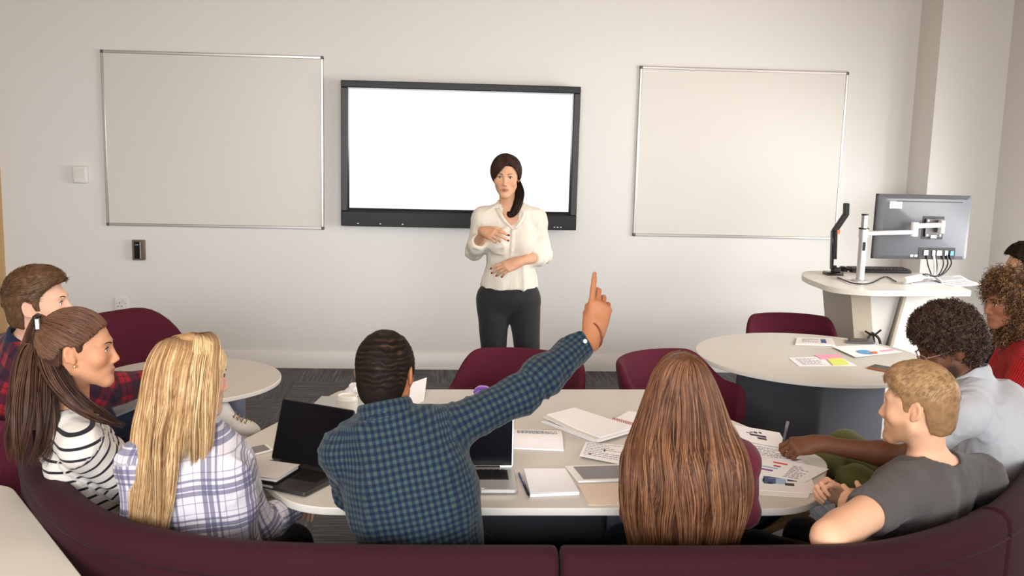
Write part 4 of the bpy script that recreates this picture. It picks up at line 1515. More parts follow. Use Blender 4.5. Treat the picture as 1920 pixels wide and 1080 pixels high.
slab([(2.53, yy, LZ - 0.036), (2.66, yy, LZ - 0.036), (2.80, yy, 0.0), (2.68, yy, 0.0)], (0, 1, 0), 0.50, 'side_leg', M['beige'])
slab([(2.662, yy + 0.02, LZ - 0.036), (2.87, yy + 0.02, LZ - 0.036), (2.83, yy + 0.02, 0.75), (2.74, yy + 0.02, 0.4), (2.71, yy + 0.02, 0.4)], (0, 1, 0), 0.03, 'back_panel', M['lecturn_white'])
slab([(2.872, yy - 0.02, LZ - 0.036), (2.895, yy - 0.02, LZ - 0.036), (2.715, yy - 0.02, 0.0), (2.69, yy - 0.02, 0.0)], (0, 1, 0), 0.03, 'panel_edge', M['beige'])
slab([(2.897, yy, LZ - 0.036), (3.19, yy, LZ - 0.036), (3.12, yy, 0.0), (2.717, yy, 0.0)], (0, 1, 0), 0.5, 'cabinet', M['lecturn_white'])
b = MB()
b.tube(bez([(2.69, yy - 0.012, 0.70), (2.655, yy - 0.03, 0.66), (2.64, yy - 0.03, 0.58), (2.665, yy - 0.02, 0.5)], 14), 0.006, 6)
b.tube(bez([(2.69, yy - 0.012, 0.70), (2.70, yy - 0.03, 0.64), (2.705, yy - 0.03, 0.55), (2.69, yy - 0.02, 0.46)], 14), 0.006, 6)
b.tube(bez([(2.64, yy - 0.012, 0.71), (2.69, yy - 0.03, 0.69), (2.74, yy - 0.02, 0.72)], 10), 0.006, 6)
b.tube(bez([(2.685, yy - 0.012, 0.70), (2.73, yy - 0.03, 0.66), (2.745, yy - 0.03, 0.56), (2.74, yy - 0.02, 0.44)], 14), 0.009, 6)
b.build('power_cable', M['black'], lc)
MB().tube(bez([(2.66, yy - 0.012, 0.66), (2.60, yy - 0.05, 0.62), (2.565, yy - 0.05, 0.52), (2.555, yy - 0.04, 0.42)], 14), 0.013, 8).build('cable_sleeve', M['beige'], lc)

# monitor: its back faces the room
MY = 6.42
mo = empty('monitor', (3.1, MY, LZ), 'black computer monitor seen from behind on a silver pole arm', 'monitor')
q = [aty(1645, 363, MY), aty(1820, 367, MY + 0.06), aty(1807, 487, MY + 0.06), aty(1634, 484, MY)]
xr = unit(q[1] - q[0]); zr = unit(q[0] - q[3]); yr = np.cross(zr, xr); zr = np.cross(xr, yr)
MR = np.stack([xr, yr, zr], 1); mc = sum(q) / 4
mw = np.linalg.norm(q[1] - q[0]); mh = np.linalg.norm(q[0] - q[3])
L = lambda x, y, z: mc + MR @ A([x, y, z])
hw, hh = mw / 2, mh / 2
Vf = []
for (x, z, y) in ((hw, hh, 0.0), (hw, hh, 0.018), (hw * 0.90, hh * 0.88, 0.045)):
    pts = round_poly([(-x, -z), (x, -z), (x, z), (-x, z)], 0.02, 4)
    Vf.append([L(p[0], -y, p[1]) for p in pts])
k = len(Vf[0]); b = MB().add(sum(Vf, []), [(i * k + j, i * k + (j + 1) % k, (i + 1) * k + (j + 1) % k, (i + 1) * k + j) for i in range(2) for j in range(k)] + [tuple(range(2 * k, 3 * k)), tuple(range(k))[::-1]])
mon_shell = b.build('rear_shell', M['greyplastic'], mo)
MB().box(L(0, 0.008, 0), (mw, 0.014, mh), MR).build('front_bezel', M['black'], mo)
MB().box(L(0, 0.0155, 0.01), (mw - 0.03, 0.002, mh - 0.06), MR).build('display_panel', M['screen_off'], mo)
MB().box(L(0.02, -0.046, hh * 0.80), (mw * 0.70, 0.003, 0.006), MR).build('vent_slot', M['black'], mo)
MB().box(L(-hw * 0.66, -0.046, hh * 0.68), (0.085, 0.002, 0.044), MR).build('asset_sticker', M['white'], mo)
MB().box(L(0.055, -0.046, 0.0), (0.150, 0.004, 0.150), MR).build('mount_recess', M['black'], mo)
pl = MB()
pl.box(L(0.055, -0.055, 0.0), (0.118, 0.012, 0.118), MR).build('mount_plate', M['spacegrey'], mo)
b = MB()
for sx in (-1, 1):
    for sz in (-1, 1):
        MB().lathe([(0.007, 0), (0.007, 0.006)], L(0.055 + sx * 0.047, -0.061, sz * 0.047), -MR[:, 1], 10).build('mount_screw', M['silver'], mo)
MB().box(L(0.055, -0.063, -0.058), (0.04, 0.006, 0.018), MR).build('release_latch', M['silver'], mo)
MB().box(L(0.10, -0.046, -hh * 0.80), (0.26, 0.004, 0.075), MR).build('port_bay', M['black'], mo)
b = MB()
for x, w_ in ((0.02, 0.03), (0.075, 0.02), (0.115, 0.035), (0.165, 0.02)):
    MB().box(L(x, -0.050, -hh * 0.78), (w_, 0.010, 0.032), MR).build('port_plug', M['silver'], mo)
MB().box(L(0.205, -0.050, -hh * 0.78), (0.022, 0.012, 0.03), MR).build('blue_plug', M['p_blue'], mo)
for x in (-0.075, -0.045, -0.012):
    MB().box(L(x, -0.046, -hh * 0.88), (0.02 if x < -0.02 else 0.035, 0.002, 0.014), MR).build('rating_label', M['white'], mo)

arm = empty('monitor_stand', atz(1612, 527, LZ), 'silver pole with jointed arm carrying the monitor on the lectern', 'monitor stand')
pb = atz(1612, 527, LZ); lean = aty(1622, 402, pb[1]) - pb
P_ = lambda f: pb + lean * f
MB().lathe([(0.055, 0.0), (0.055, 0.006), (0.048, 0.010), (0.02, 0.012)], pb, (0, 0, 1), 28).build('base_disc', M['silver'], arm)
MB().tube([pb + A([0, 0, 0.005]), P_(0.66)], 0.026, 18).build('pole', M['silver'], arm)
MB().tube([P_(0.60), P_(1.0)], 0.0205, 18).build('upper_pole', M['alu'], arm)
MB().tube([P_(0.985), P_(1.005)], 0.022, 18).build('pole_cap', M['black'], arm)
MB().tube([P_(0.66), P_(0.78)], 0.030, 20).build('clamp_collar', M['silver'], arm)
MB().tube([P_(0.78), P_(0.80)], 0.033, 20).build('lock_ring', M['black'], arm)
bevel(MB().box(P_(0.53) - A([0, 0.026, 0]), (0.020, 0.008, 0.055)).build('cable_clip', M['black'], arm), 0.003)
el_ = L(-0.115, -0.115, -0.005)
a0 = P_(0.72)
def bar(p, q_, hgt, dep, name, mat):
    d = unit(q_ - p); u = unit(A([0, 0, 1.0]) - d * d[2]); s_ = np.cross(d, u)
    return bevel(MB().box((p + q_) / 2, (np.linalg.norm(q_ - p), dep, hgt), np.stack([d, s_, u], 1)).build(name, mat, arm), 0.006)
bar(a0 + A([0.02, 0, 0]), el_ + A([0, 0, -0.018]), 0.030, 0.028, 'lower_link', M['silver'])
MB().tube([el_ - A([0, 0, 0.045]), el_ + A([0, 0, 0.045])], 0.024, 18).build('elbow_joint', M['white'], arm)
tip = L(0.085, -0.095, 0.012)
bar(el_ + A([0, 0, 0.022]), tip + A([0, 0, 0.012]), 0.030, 0.026, 'upper_link', M['white'])
bevel(MB().box(tip + A([0, 0, 0.0]), (0.026, 0.05, 0.085), MR).build('tilt_head', M['white'], arm), 0.008)

mc_ = empty('monitor_cables', L(0.1, -0.05, -hh), 'bundle of black and white cables hanging from the monitor to the lectern', 'cables')
tie = atz(1735, 519, LZ + 0.045)
for i, (x, r_, m) in enumerate(((0.025, 0.004, 'black'), (0.075, 0.008, 'white'), (0.09, 0.004, 'black'), (0.135, 0.004, 'black'), (0.165, 0.005, 'black'), (0.19, 0.005, 'black'))):
    a = L(x, -0.052, -hh * 0.82)
    MB().tube(bez([a, a + A([0.01, -0.012, -0.07]), lerp(a, tie, 0.6) + A([0.03, -0.02, -0.05]), tie + A([0.0, 0.0, 0.006 * (i - 2)])], 18), r_, 7).build('cable', M[m], mc_)
MB().tube(bez([tie + A([0.02, 0, 0]), tie + A([-0.06, -0.02, -0.005]), tie + A([-0.16, -0.05, -0.018])], 12), [0.012] * 4 + [0.022] * 8, 10).build('cable_wrap', M['white'], mc_)
MB().tube([tie + A([-0.012, 0, 0]), tie + A([0.012, 0.004, 0.003])], 0.019, 10).build('cable_tie', M['greyplastic'], mc_)

vz = empty('document_camera', atz(1562, 515, LZ), 'black folding document camera standing on the left of the lectern', 'document camera')
y0 = atz(1562, 515, LZ)[1]
V_ = lambda x, y: aty(x, y, y0)
bevel(MB().box(V_(1562, 513) + A([0, 0, 0.0]) * 1, (0.115, 0.10, 0.028)).build('foot', M['blackgloss'], vz), 0.008)
bevel(MB().box((V_(1562, 507) + V_(1560, 515)) / 2 + A([0.02, 0.0, 0.02]), (0.05, 0.06, 0.03)).build('hinge_block', M['black'], vz), 0.006)
def vbar(p, q_, w_, d_, name, mat):
    d = unit(q_ - p); s_ = A([0, 1.0, 0]); x_ = np.cross(s_, d)
    return bevel(MB().box((p + q_) / 2, (w_, d_, np.linalg.norm(q_ - p)), np.stack([x_, s_, d], 1)).build(name, mat, vz), 0.004)
vbar(V_(1562, 505), V_(1564, 432), 0.036, 0.040, 'lower_arm', M['blackgloss'])
vbar(V_(1564, 434), V_(1586, 402), 0.034, 0.036, 'middle_arm', M['black'])
vbar(V_(1586, 404), V_(1587, 381), 0.032, 0.040, 'camera_head', M['black'])
MB().box(V_(1569, 434) + A([0.003, -0.005, 0]), (0.018, 0.04, 0.026)).build('orange_joint', M['p_orange'], vz)
MB().box(V_(1564, 491) - A([0, 0.0215, 0]), (0.022, 0.003, 0.04)).build('silver_badge', M['silver'], vz)
MB().tube(bez([atz(1570, 520, LZ + 0.006), atz(1600, 531, LZ + 0.008), atz(1632, 531, LZ + 0.008), atz(1660, 519, LZ + 0.006), atz(1680, 528, LZ + 0.006)], 24), 0.0045, 6).build('lead', M['black'], vz)

kb = empty('keyboard', atz(1650, 508, LZ), 'black computer keyboard on the lectern below the monitor', 'keyboard')
c = (atz(1595, 509, LZ + 0.012) + atz(1712, 509, LZ + 0.012)) / 2
bevel(MB().box(c + A([0, 0.07, 0]), (0.42, 0.14, 0.022)).build('keyboard_body', M['black'], kb), 0.005)
b = MB()
for r_ in range(5):
    for k_ in range(17):
        b.box(c + A([-0.19 + k_ * 0.0237, 0.022 + r_ * 0.024, 0.014]), (0.019, 0.019, 0.007))
b.build('keys', M['key'], kb)
ms = MB()
c = atz(1580, 508, LZ)
prof = [(0.002, 0.034), (0.016, 0.032), (0.026, 0.022), (0.030, 0.010), (0.030, 0.001)]
o = ms.lathe(prof[::-1], c, (0, 0, 1), 24).build('computer_mouse', M['black'], None, c)
o.scale = (1.0, 1.5, 1.0); tag(o, 'black computer mouse beside the document camera', 'mouse')
# ------------------------------------------------------------------ things on the tables
def laptop(label, hinge, xdir, w, d, ang, body, deck, badge=True):
    x = unit(A([xdir[0], xdir[1], 0])); u = A([x[1], -x[0], 0]); z = A([0, 0, 1.0])
    h = A([hinge[0], hinge[1], TZ])
    t = empty('laptop', h + u * d / 2, label, 'laptop', 'open laptops on the long table')
    R = np.stack([x, -u, z], 1); L = lambda a, b_, c: h + x * a + u * b_ + z * c
    bevel(MB().add(sum([[L(p[0], p[1], zz) for p in round_poly([(-w / 2, 0), (w / 2, 0), (w / 2, d), (-w / 2, d)], 0.012, 4)] for zz in (0.003, 0.017)], []),
                   [tuple(range(20)), tuple(range(20, 40))[::-1]] + [(i, 20 + i, 20 + (i + 1) % 20, (i + 1) % 20) for i in range(20)]).build('base', body, t), 0.003)
    MB().box(L(0, d * 0.36, 0.0172), (w * 0.86, d * 0.44, 0.001), R).build('key_well', M['key'], t)
    b = MB()
    for r_ in range(6):
        n = 14
        for k_ in range(n):
            if r_ == 5 and 3 < k_ < 9:
                continue
            b.box(L(-w * 0.41 + (k_ + 0.5) * w * 0.82 / n, d * 0.165 + r_ * d * 0.073, 0.0185), (w * 0.82 / n - 0.004, d * 0.058, 0.002), R)
    b.box(L(-0.002, d * 0.165 + 5 * d * 0.073, 0.0185), (w * 0.29, d * 0.058, 0.002), R)
    b.build('keys', M['black'], t)
    MB().box(L(0, d * 0.79, 0.0173), (w * 0.33, d * 0.30, 0.0012), R).build('trackpad', deck, t)
    MB().box(L(0, d + 0.0005, 0.0135), (w * 0.16, 0.003, 0.006), R).build('front_notch', M['silver'], t)
    a = math.radians(ang); v = u * math.cos(a) + z * math.sin(a); nn = np.cross(x, v)
    Rl = np.stack([x, v, nn], 1); hz = h + z * 0.016 - u * 0.0
    if (nn @ u) > 0:
        sgn = 1
    else:
        sgn = -1
    Q = lambda a_, b_, c: hz + x * a_ + v * b_ + nn * sgn * c
    pts = round_poly([(-w / 2, 0), (w / 2, 0), (w / 2, d), (-w / 2, d)], 0.012, 4)
    V = [Q(p[0], p[1], 0) for p in pts] + [Q(p[0], p[1], -0.007) for p in pts]
    lid = MB().add(V, [tuple(range(20)), tuple(range(20, 40))[::-1]] + [(i, 20 + i, 20 + (i + 1) % 20, (i + 1) % 20) for i in range(20)]).build('lid', body, t)
    bm = bmesh.new(); bm.from_mesh(lid.data); bmesh.ops.recalc_face_normals(bm, faces=bm.faces); bm.to_mesh(lid.data); bm.free()
    MB().box(Q(0, d * 0.5 + 0.002, 0.0006), (w - 0.008, d - 0.010, 0.0014), Rl).build('screen', M['screen_off'], lid)
    MB().tube([h + x * -w * 0.36 + z * 0.016, h + x * w * 0.36 + z * 0.016], 0.0065, 10).build('hinge', M['black'], t)
    return t, L


t1, L1 = laptop('open dark laptop at the left end with a notebook lying on it', (-0.475, 3.375), (0.877, -0.481), 0.305, 0.215, 108, M['spacegrey'], M['spacegrey'])
t2, L2 = laptop('open silver laptop under the raised arm of the checked shirt man', (0.075, 3.37), (1, 0.01), 0.325, 0.222, 97, M['silver'], M['silver'])


def bil(C4, u, v):
    return C4[0] * (1 - u) * (1 - v) + C4[1] * u * (1 - v) + C4[2] * u * v + C4[3] * (1 - u) * v


def quad_slab(C4, th, name, mat, parent=None, loc=None, curl=0.0, n=1, lift=None):
    """thin sheet over four corners (world), counted round; lift(u,v) adds height"""
    nu = nv = 8 if (lift or curl) else 1
    V = []; 
    for zz in (0, th):
        for i in range(nu + 1):
            for j in range(nv + 1):
                p = bil(C4, i / nu, j / nv).copy(); p[2] += zz + (lift(i / nu, j / nv) if lift else 0)
                V.append(p)
    N_ = (nu + 1) * (nv + 1); s_ = nv + 1
    Fc = []
    for i in range(nu):
        for j in range(nv):
            a = i * s_ + j
            Fc.append((a, a + 1, a + s_ + 1, a + s_)); Fc.append((N_ + a, N_ + a + s_, N_ + a + s_ + 1, N_ + a + 1))
    ring = [i * s_ for i in range(nu + 1)] + [nu * s_ + j for j in range(1, nv + 1)] + [i * s_ + nv for i in range(nu - 1, -1, -1)] + [j for j in range(nv - 1, 0, -1)]
    for a, c in zip(ring, ring[1:] + ring[:1]):
        Fc.append((a, c, N_ + c, N_ + a))
    o = MB().add(V, Fc).build(name, mat, parent, loc)
    bm = bmesh.new(); bm.from_mesh(o.data); bmesh.ops.recalc_face_normals(bm, faces=bm.faces); bm.to_mesh(o.data); bm.free()
    return o


def px4(pts, z):
    return [atz(x, y, z) for x, y in pts]


def marks(C4, rects, name, mat, parent, dz, lift=None):
    b = MB()
    for (u0, v0, u1, v1) in rects:
        q = [bil(C4, u0, v0), bil(C4, u1, v0), bil(C4, u1, v1), bil(C4, u0, v1)]
        q = [p + A([0, 0, dz + (lift((u0 + u1) / 2, (v0 + v1) / 2) if lift else 0)]) for p in q]
        b.add(q + [p + A([0, 0, 0.0004]) for p in q], [(3, 2, 1, 0), (4, 5, 6, 7), (0, 1, 5, 4), (1, 2, 6, 5), (2, 3, 7, 6), (3, 0, 4, 7)])
    o = b.build(name, mat, parent)
    bm = bmesh.new(); bm.from_mesh(o.data); bmesh.ops.recalc_face_normals(bm, faces=bm.faces); bm.to_mesh(o.data); bm.free()
    return o


def text_rects(u0, u1, v0, v1, n, seed=0, h=0.45):
    g = random.Random(seed); out = []
    dv = (v1 - v0) / n
    for i in range(n):
        u = u0; e = u1 if g.random() > 0.25 else u0 + (u1 - u0) * g.uniform(0.4, 0.9)
        while u < e - 0.01:
            w = g.uniform(0.03, 0.09); out.append((u, v0 + i * dv, min(u + w, e), v0 + (i + h) * dv)); u += w + 0.018
    return out


def sheet(label, pts, z, name='paper_sheet', th=0.0012, lift=None, cat='paper', mat='paper', group=None):
    C4 = px4(pts, z)
    C4 = [A(p, float) for p in C4]
    c = sum(C4) / 4
    o = quad_slab(C4, th, name, M[mat], None, c, lift=lift)
    return tag(o, label, cat, group), C4


EPS = TZ + 0.0006
# left end of the long table
nb_c = L1(-0.055, 0.135, 0.0)
x1 = unit(A([0.93, -0.36, 0])); u1_ = A([x1[1], -x1[0], 0])
nt = empty('notebook', nb_c + A([0, 0, 0.021]), 'pale notebook with dark cover lying on the dark laptop', 'notebook')
C4 = [nb_c + x1 * a + u1_ * b_ + A([0, 0, 0.0212]) for a, b_ in ((-0.085, -0.075), (0.075, -0.075), (0.075, 0.075), (-0.085, 0.075))]
quad_slab(C4, 0.004, 'cover', M['black'], nt)
C5 = [p + A([0, 0, 0.004]) for p in C4]
quad_slab([bil(C5, 0.01, 0.02), bil(C5, 0.97, 0.02), bil(C5, 0.97, 0.97), bil(C5, 0.01, 0.97)], 0.008, 'pages', M['paper_edge'], nt)
C6 = [p + A([0, 0, 0.012]) for p in C5]
quad_slab(C6, 0.0015, 'front_cover', plain('grey_card', S(206, 200, 198), 0.7), nt)


def phone(label, pts, z, body, screen, group=None, th=0.008, name='smartphone', cat='phone', bez_=0.06, bezv=0.05):
    C4 = [A(p, float) for p in px4(pts, z)]
    t = empty(name, sum(C4) / 4, label, cat, group)
    bevel(quad_slab(C4, th, 'body', M[body], t), 0.002)
    D4 = [p + A([0, 0, th]) for p in C4]
    quad_slab([bil(D4, u, v) for u, v in ((bez_, bezv), (1 - bez_, bezv), (1 - bez_, 1 - bezv), (bez_, 1 - bezv))], 0.0008, 'screen', M[screen], t)
    return t, D4


t, D4 = phone('white phone lying beside the open dark laptop', [(442, 848), (500, 836), (513, 846), (455, 861)], EPS, 'white', 'glass_grey', 'phones', bez_=0.10, bezv=0.06)
tb = empty('laptop', atz(632, 777, TZ), 'closed silver laptop lying behind the paper cup', 'laptop', None)
C4 = [A(p, float) for p in px4([(603, 752), (700, 755), (688, 792), (578, 775)], EPS)]
bevel(quad_slab(C4, 0.017, 'base', M['silver'], tb), 0.004)
bevel(quad_slab([p + A([0, 0, 0.0175]) for p in C4], 0.006, 'lid', M['silver'], tb), 0.003)
cp = atz(651, 792, TZ)
cup = empty('paper_cup', cp, 'white paper cup with lid beside the checked shirt man', 'cup')
MB().lathe([(0.028, 0.0), (0.029, 0.002), (0.040, 0.092), (0.040, 0.094)], cp + A([0, 0, 0.0005]), (0, 0, 1), 36).build('cup_body', M['white'], cup)
MB().lathe([(0.043, 0.092), (0.0435, 0.098), (0.041, 0.101), (0.039, 0.112), (0.036, 0.114), (0.033, 0.108), (0.001, 0.108)], cp, (0, 0, 1), 36).build('lid', M['edge'], cup)
MB().lathe([(0.0372, 0.050), (0.0415, 0.052), (0.0425, 0.088), (0.0405, 0.089)], cp, (0, 0, 1), 36).build('sleeve', M['white'], cup)
usb = tag(MB().tube(bez([cp + A([-0.052, 0.02, 0.031]), cp + A([-0.07, 0.04, 0.032]), cp + A([-0.092, 0.05, 0.031])], 8), 0.007, 8).build('usb_stick', M['white'], None, cp + A([-0.06, 0.03, 0.03])), 'white plug lying on the closed silver laptop', 'usb stick')


def crumple(label, c, r, seed):
    g = np.random.default_rng(seed)
    bm = bmesh.new(); bmesh.ops.create_icosphere(bm, subdivisions=3, radius=1.0)
    V = A([v.co[:] for v in bm.verts]); Fc = [tuple(v.index for v in f.verts) for f in bm.faces]; bm.free()
    d = 1 + 0.28 * vnoise(V * 2.6 + seed, seed) + 0.12 * vnoise(V * 6, seed + 1)
    V = V * d[:, None] * A([r, r, r * 0.75])
    V[:, 2] -= V[:, 2].min()
    o = put('crumpled_paper', V + A(c, float), Fc, M['paper'], None, c, smooth=False)
    return tag(o, label, 'paper')


crumple('crumpled white paper left of the checked shirt man\'s head', atz(668, 748, TZ + 0.001), 0.046, 3)
sheet('folded white paper right of the checked shirt man\'s head', [(762, 742), (800, 728), (795, 752), (770, 764)], EPS, lift=lambda u, v: 0.05 * (1 - v))
pc = atz(905, 752, TZ)
tum = empty('tumbler', pc, 'purple lidded tumbler partly behind the raised arm', 'tumbler')
MB().lathe([(0.030, 0.0), (0.032, 0.004), (0.036, 0.03), (0.037, 0.034)], pc + A([0, 0, 0.0005]), (0, 0, 1), 32).build('cup_body', M['purple'], tum)
MB().lathe([(0.040, 0.033), (0.041, 0.040), (0.036, 0.055), (0.022, 0.066), (0.001, 0.069)], pc, (0, 0, 1), 32).build('dome_lid', plain('pale_purple_lid', S(166, 130, 214), 0.25), tum)
MB().tube(bez([pc + A([-0.038, -0.012, 0.042]), pc + A([-0.02, -0.03, 0.064]), pc + A([0.02, -0.03, 0.064])], 10), 0.006, 8).build('lid_band', M['purple'], tum)

# middle of the long table
bk = sheet('open white booklet with a rolled edge next to the silver laptop', [(962, 808), (1052, 810), (1057, 846), (963, 842)], EPS, 'booklet', 0.006, lift=lambda u, v: 0.014 * math.sin(PI * min(1, max(0, v * 1.1 - 0.05))), cat='booklet')
marks(bk[1], text_rects(0.08, 0.9, 0.1, 0.42, 5, 3), 'printed_text', M['ink'], bk[0], 0.0065, lift=lambda u, v: 0.014 * math.sin(PI * min(1, max(0, v * 1.1 - 0.05))))
ps = empty('paper_stack', atz(1100, 808, TZ), 'loose stack of white papers in the middle of the long table', 'papers')
for k_, (dx, dy) in enumerate(((-4, -2), (0, 0), (3, 2), (-2, 1), (5, -1))):
    C4 = [A(p, float) + A([0, 0, 0.005 * k_]) for p in px4([(1020 + dx, 794 + dy), (1072 + dx, 778 + dy), (1188 + dx, 812 + dy), (1120 + dx, 832 + dy)], EPS)]
    quad_slab(C4, 0.0045, 'page_block', M['paper'] if k_ % 2 == 0 else M['paper_edge'], ps, lift=(lambda u, v: 0.012 * max(0, 1 - v * 1.8) * (1 - u * 0.5)) if k_ > 2 else None)
sp = empty('spiral_notebook', atz(1190, 795, TZ), 'spiral notebook with red wire binding beside the auburn hair', 'notebook')
C4 = [A(p, float) for p in px4([(1147, 792), (1178, 775), (1240, 786), (1222, 812)], EPS)]
quad_slab(C4, 0.003, 'cover', M['black'], sp)
quad_slab([bil(C4, u, v) + A([0, 0, 0.003]) for u, v in ((0.01, 0.02), (0.99, 0.02), (0.99, 0.98), (0.01, 0.98))], 0.009, 'pages', M['paper'], sp)
b = MB()
for k_ in range(22):
    p = lerp(C4[0], C4[3], (k_ + 0.5) / 22); o_ = unit(C4[0] - C4[1]); e_ = unit(C4[3] - C4[0])
    b.tube([p + o_ * (-0.006 + 0.008 * math.cos(a)) + A([0, 0, 0.0108 + 0.0090 * math.sin(a)]) + e_ * 0.0006 * a for a in np.linspace(0, 2 * PI, 11)], 0.0013, 5)
b.build('wire_binding', M['redwire'], sp)
hs = sheet('sheet of handwritten notes left of the auburn haired woman', [(1098, 829), (1176, 836), (1172, 873), (1086, 860)], EPS, lift=lambda u, v: 0.010 * (1 - u) * v)
marks(hs[1], text_rects(0.06, 0.9, 0.08, 0.9, 8, 5, 0.28), 'handwriting', M['ink'], hs[0], 0.0013, lift=lambda u, v: 0.010 * (1 - u) * v)
marks(hs[1], [(0.48, 0.36, 0.52, 0.48), (0.18, 0.74, 0.23, 0.82)], 'dark_blots', M['inkdark'], hs[0], 0.0015, lift=lambda u, v: 0.010 * (1 - u) * v)
t, D4 = phone('white tablet with grey screen in front of the auburn woman', [(1058, 877), (1216, 872), (1222, 902), (1084, 906)], EPS, 'white', 'glass_grey', None, 0.008, 'tablet', 'tablet', 0.09, 0.10)
sheet('beige card folder at the table edge below the tablet', [(1083, 909), (1216, 905), (1218, 947), (1104, 948)], EPS, 'card_folder', 0.002, cat='folder', mat='cream')
wn = empty('notepad', atz(1030, 908, TZ), 'white notepad beside the silver laptop with a blue pen on it', 'notepad')
C4 = [A(p, float) for p in px4([(982, 886), (1060, 884), (1086, 928), (994, 932)], EPS)]
quad_slab(C4, 0.010, 'pages', M['paper'], wn)
quad_slab([p + A([0, 0, 0.0102]) for p in C4], 0.001, 'top_page', M['paper'], wn, lift=lambda u, v: 0.004 * (1 - u))
b = MB(); p0 = atz(974, 888, TZ + 0.007); p1 = atz(992, 930, TZ + 0.007)
pn = empty('pen', (p0 + p1) / 2, 'blue pen lying along the left edge of the notepad', 'pen')
MB().tube([p0, lerp(p0, p1, 0.55)], 0.0052, 10).build('cap', M['penblue'], pn)
MB().tube([lerp(p0, p1, 0.55), lerp(p0, p1, 0.92), p1], [0.0046, 0.0042, 0.0012], 10).build('barrel', M['black'], pn)
MB().tube([p0 + A([0, 0, 0.007]), lerp(p0, p1, 0.4) + A([0, 0, 0.007])], 0.0018, 6).build('clip', M['silver'], pn)

# papers on the right end of the long table
r1 = sheet('newspaper sheet with dark printed block under the writing hand', [(1376, 797), (1462, 812), (1478, 842), (1392, 826)], EPS, 'paper_sheet', 0.002)
marks(r1[1], [(0.30, 0.30, 0.36, 0.36), (0.38, 0.25, 0.46, 0.36), (0.50, 0.22, 0.56, 0.32), (0.26, 0.44, 0.62, 0.56), (0.40, 0.60, 0.60, 0.72), (0.20, 0.38, 0.30, 0.42)], 'printed_block', M['inkdark'], r1[0], 0.0021)
r2 = sheet('page of fine text lying under the newspaper sheet', [(1388, 828), (1480, 845), (1512, 872), (1404, 868)], EPS, 'paper_sheet', 0.001)
marks(r2[1], text_rects(0.08, 0.9, 0.1, 0.9, 9, 8), 'printed_text', M['ink'], r2[0], 0.0011)
r4 = sheet('page with colour photograph at the front right of the table', [(1408, 885), (1520, 893), (1532, 926), (1398, 918)], TZ + 0.0020, 'paper_sheet', 0.001)
marks(r4[1], [(0.22, 0.20, 0.30, 0.55), (0.30, 0.30, 0.42, 0.60), (0.24, 0.55, 0.38, 0.62)], 'photo_blue', M['p_navy'], r4[0], 0.0011)
marks(r4[1], [(0.30, 0.18, 0.72, 0.28), (0.60, 0.28, 0.75, 0.40), (0.56, 0.52, 0.70, 0.66)], 'photo_dark', M['inkdark'], r4[0], 0.0012)
marks(r4[1], [(0.42, 0.28, 0.58, 0.60), (0.20, 0.34, 0.24, 0.5)], 'photo_sky', M['p_sky'], r4[0], 0.0011)
r3 = sheet('chart page with red and blue bars overhanging the table corner', [(1408, 850), (1554, 880), (1510, 904), (1398, 886)], TZ + 0.0040, 'paper_sheet', 0.001)
marks(r3[1], [(0.33, 0.20, 0.52, 0.27)], 'red_bar', M['p_red'], r3[0], 0.0011)
marks(r3[1], [(0.36, 0.38, 0.46, 0.45)], 'crimson_bar', M['p_crimson'], r3[0], 0.0011)
marks(r3[1], [(0.16, 0.52, 0.44, 0.58)], 'blue_bar', M['p_teal'], r3[0], 0.0011)
marks(r3[1], [(0.20, 0.66, 0.40, 0.74)], 'purple_bar', M['p_purple'], r3[0], 0.0011)
marks(r3[1], text_rects(0.60, 0.85, 0.22, 0.95, 9, 4), 'printed_text', M['ink'], r3[0], 0.0011)
r5 = sheet('page edge sticking out below the photograph page', [(1400, 915), (1520, 922), (1515, 934), (1396, 926)], EPS, 'paper_sheet', 0.001)

# right round table
t, D4 = phone('white tablet near the far edge of the right round table', [(1494, 635), (1560, 637), (1566, 650), (1491, 647)], EPS, 'white', 'edge', None, 0.009, 'tablet', 'tablet', 0.12, 0.12)
marks(D4, text_rects(0.16, 0.60, 0.2, 0.8, 6, 2), 'screen_text', M['ink'], t, 0.001)
marks(D4, [(0.66, 0.22, 0.80, 0.78)], 'screen_picture', M['p_navy'], t, 0.001)
phone('dark phone behind the pie chart page on the round table', [(1590, 637), (1637, 639), (1640, 646), (1588, 644)], EPS, 'greyplastic', 'screen_off', 'phones', 0.012)
phone('tan cased phone near the front edge of the round table', [(1626, 691), (1640, 686), (1676, 692), (1668, 699)], EPS, 'copper', 'screen_off', 'phones', 0.010)
s1 = sheet('page with blue and orange pie chart on the round table', [(1560, 652), (1640, 646), (1692, 660), (1604, 672)], EPS, lift=lambda u, v: 0.006 * (1 - u))
cpt = atz(1624, 660, TZ + 0.0085)
def wedge(a0, a1, r, mat, name, off=(0, 0)):
    pts = [(off[0], off[1])] + [(off[0] + r * math.cos(a), off[1] + r * math.sin(a)) for a in np.linspace(a0, a1, 20)]
    MB().prism([(cpt[0] + p[0], cpt[1] + p[1]) for p in pts], cpt[2], cpt[2] + 0.0006).build(name, mat, s1[0])
wedge(0.6, 5.2, 0.050, M['p_blue'], 'pie_slice_blue')
wedge(-0.9, 0.4, 0.050, M['p_orange'], 'pie_slice_orange', (0.012, 0.0))
marks(s1[1], [(0.66, 0.70, 0.95, 0.80)], 'pink_line', M['p_pink'], s1[0], 0.004)
s2 = sheet('page of text with sticky notes on the round table', [(1478, 671), (1572, 668), (1606, 686), (1498, 687)], EPS)
marks(s2[1], text_rects(0.10, 0.50, 0.15, 0.9, 7, 9), 'printed_text', M['ink'], s2[0], 0.0013)
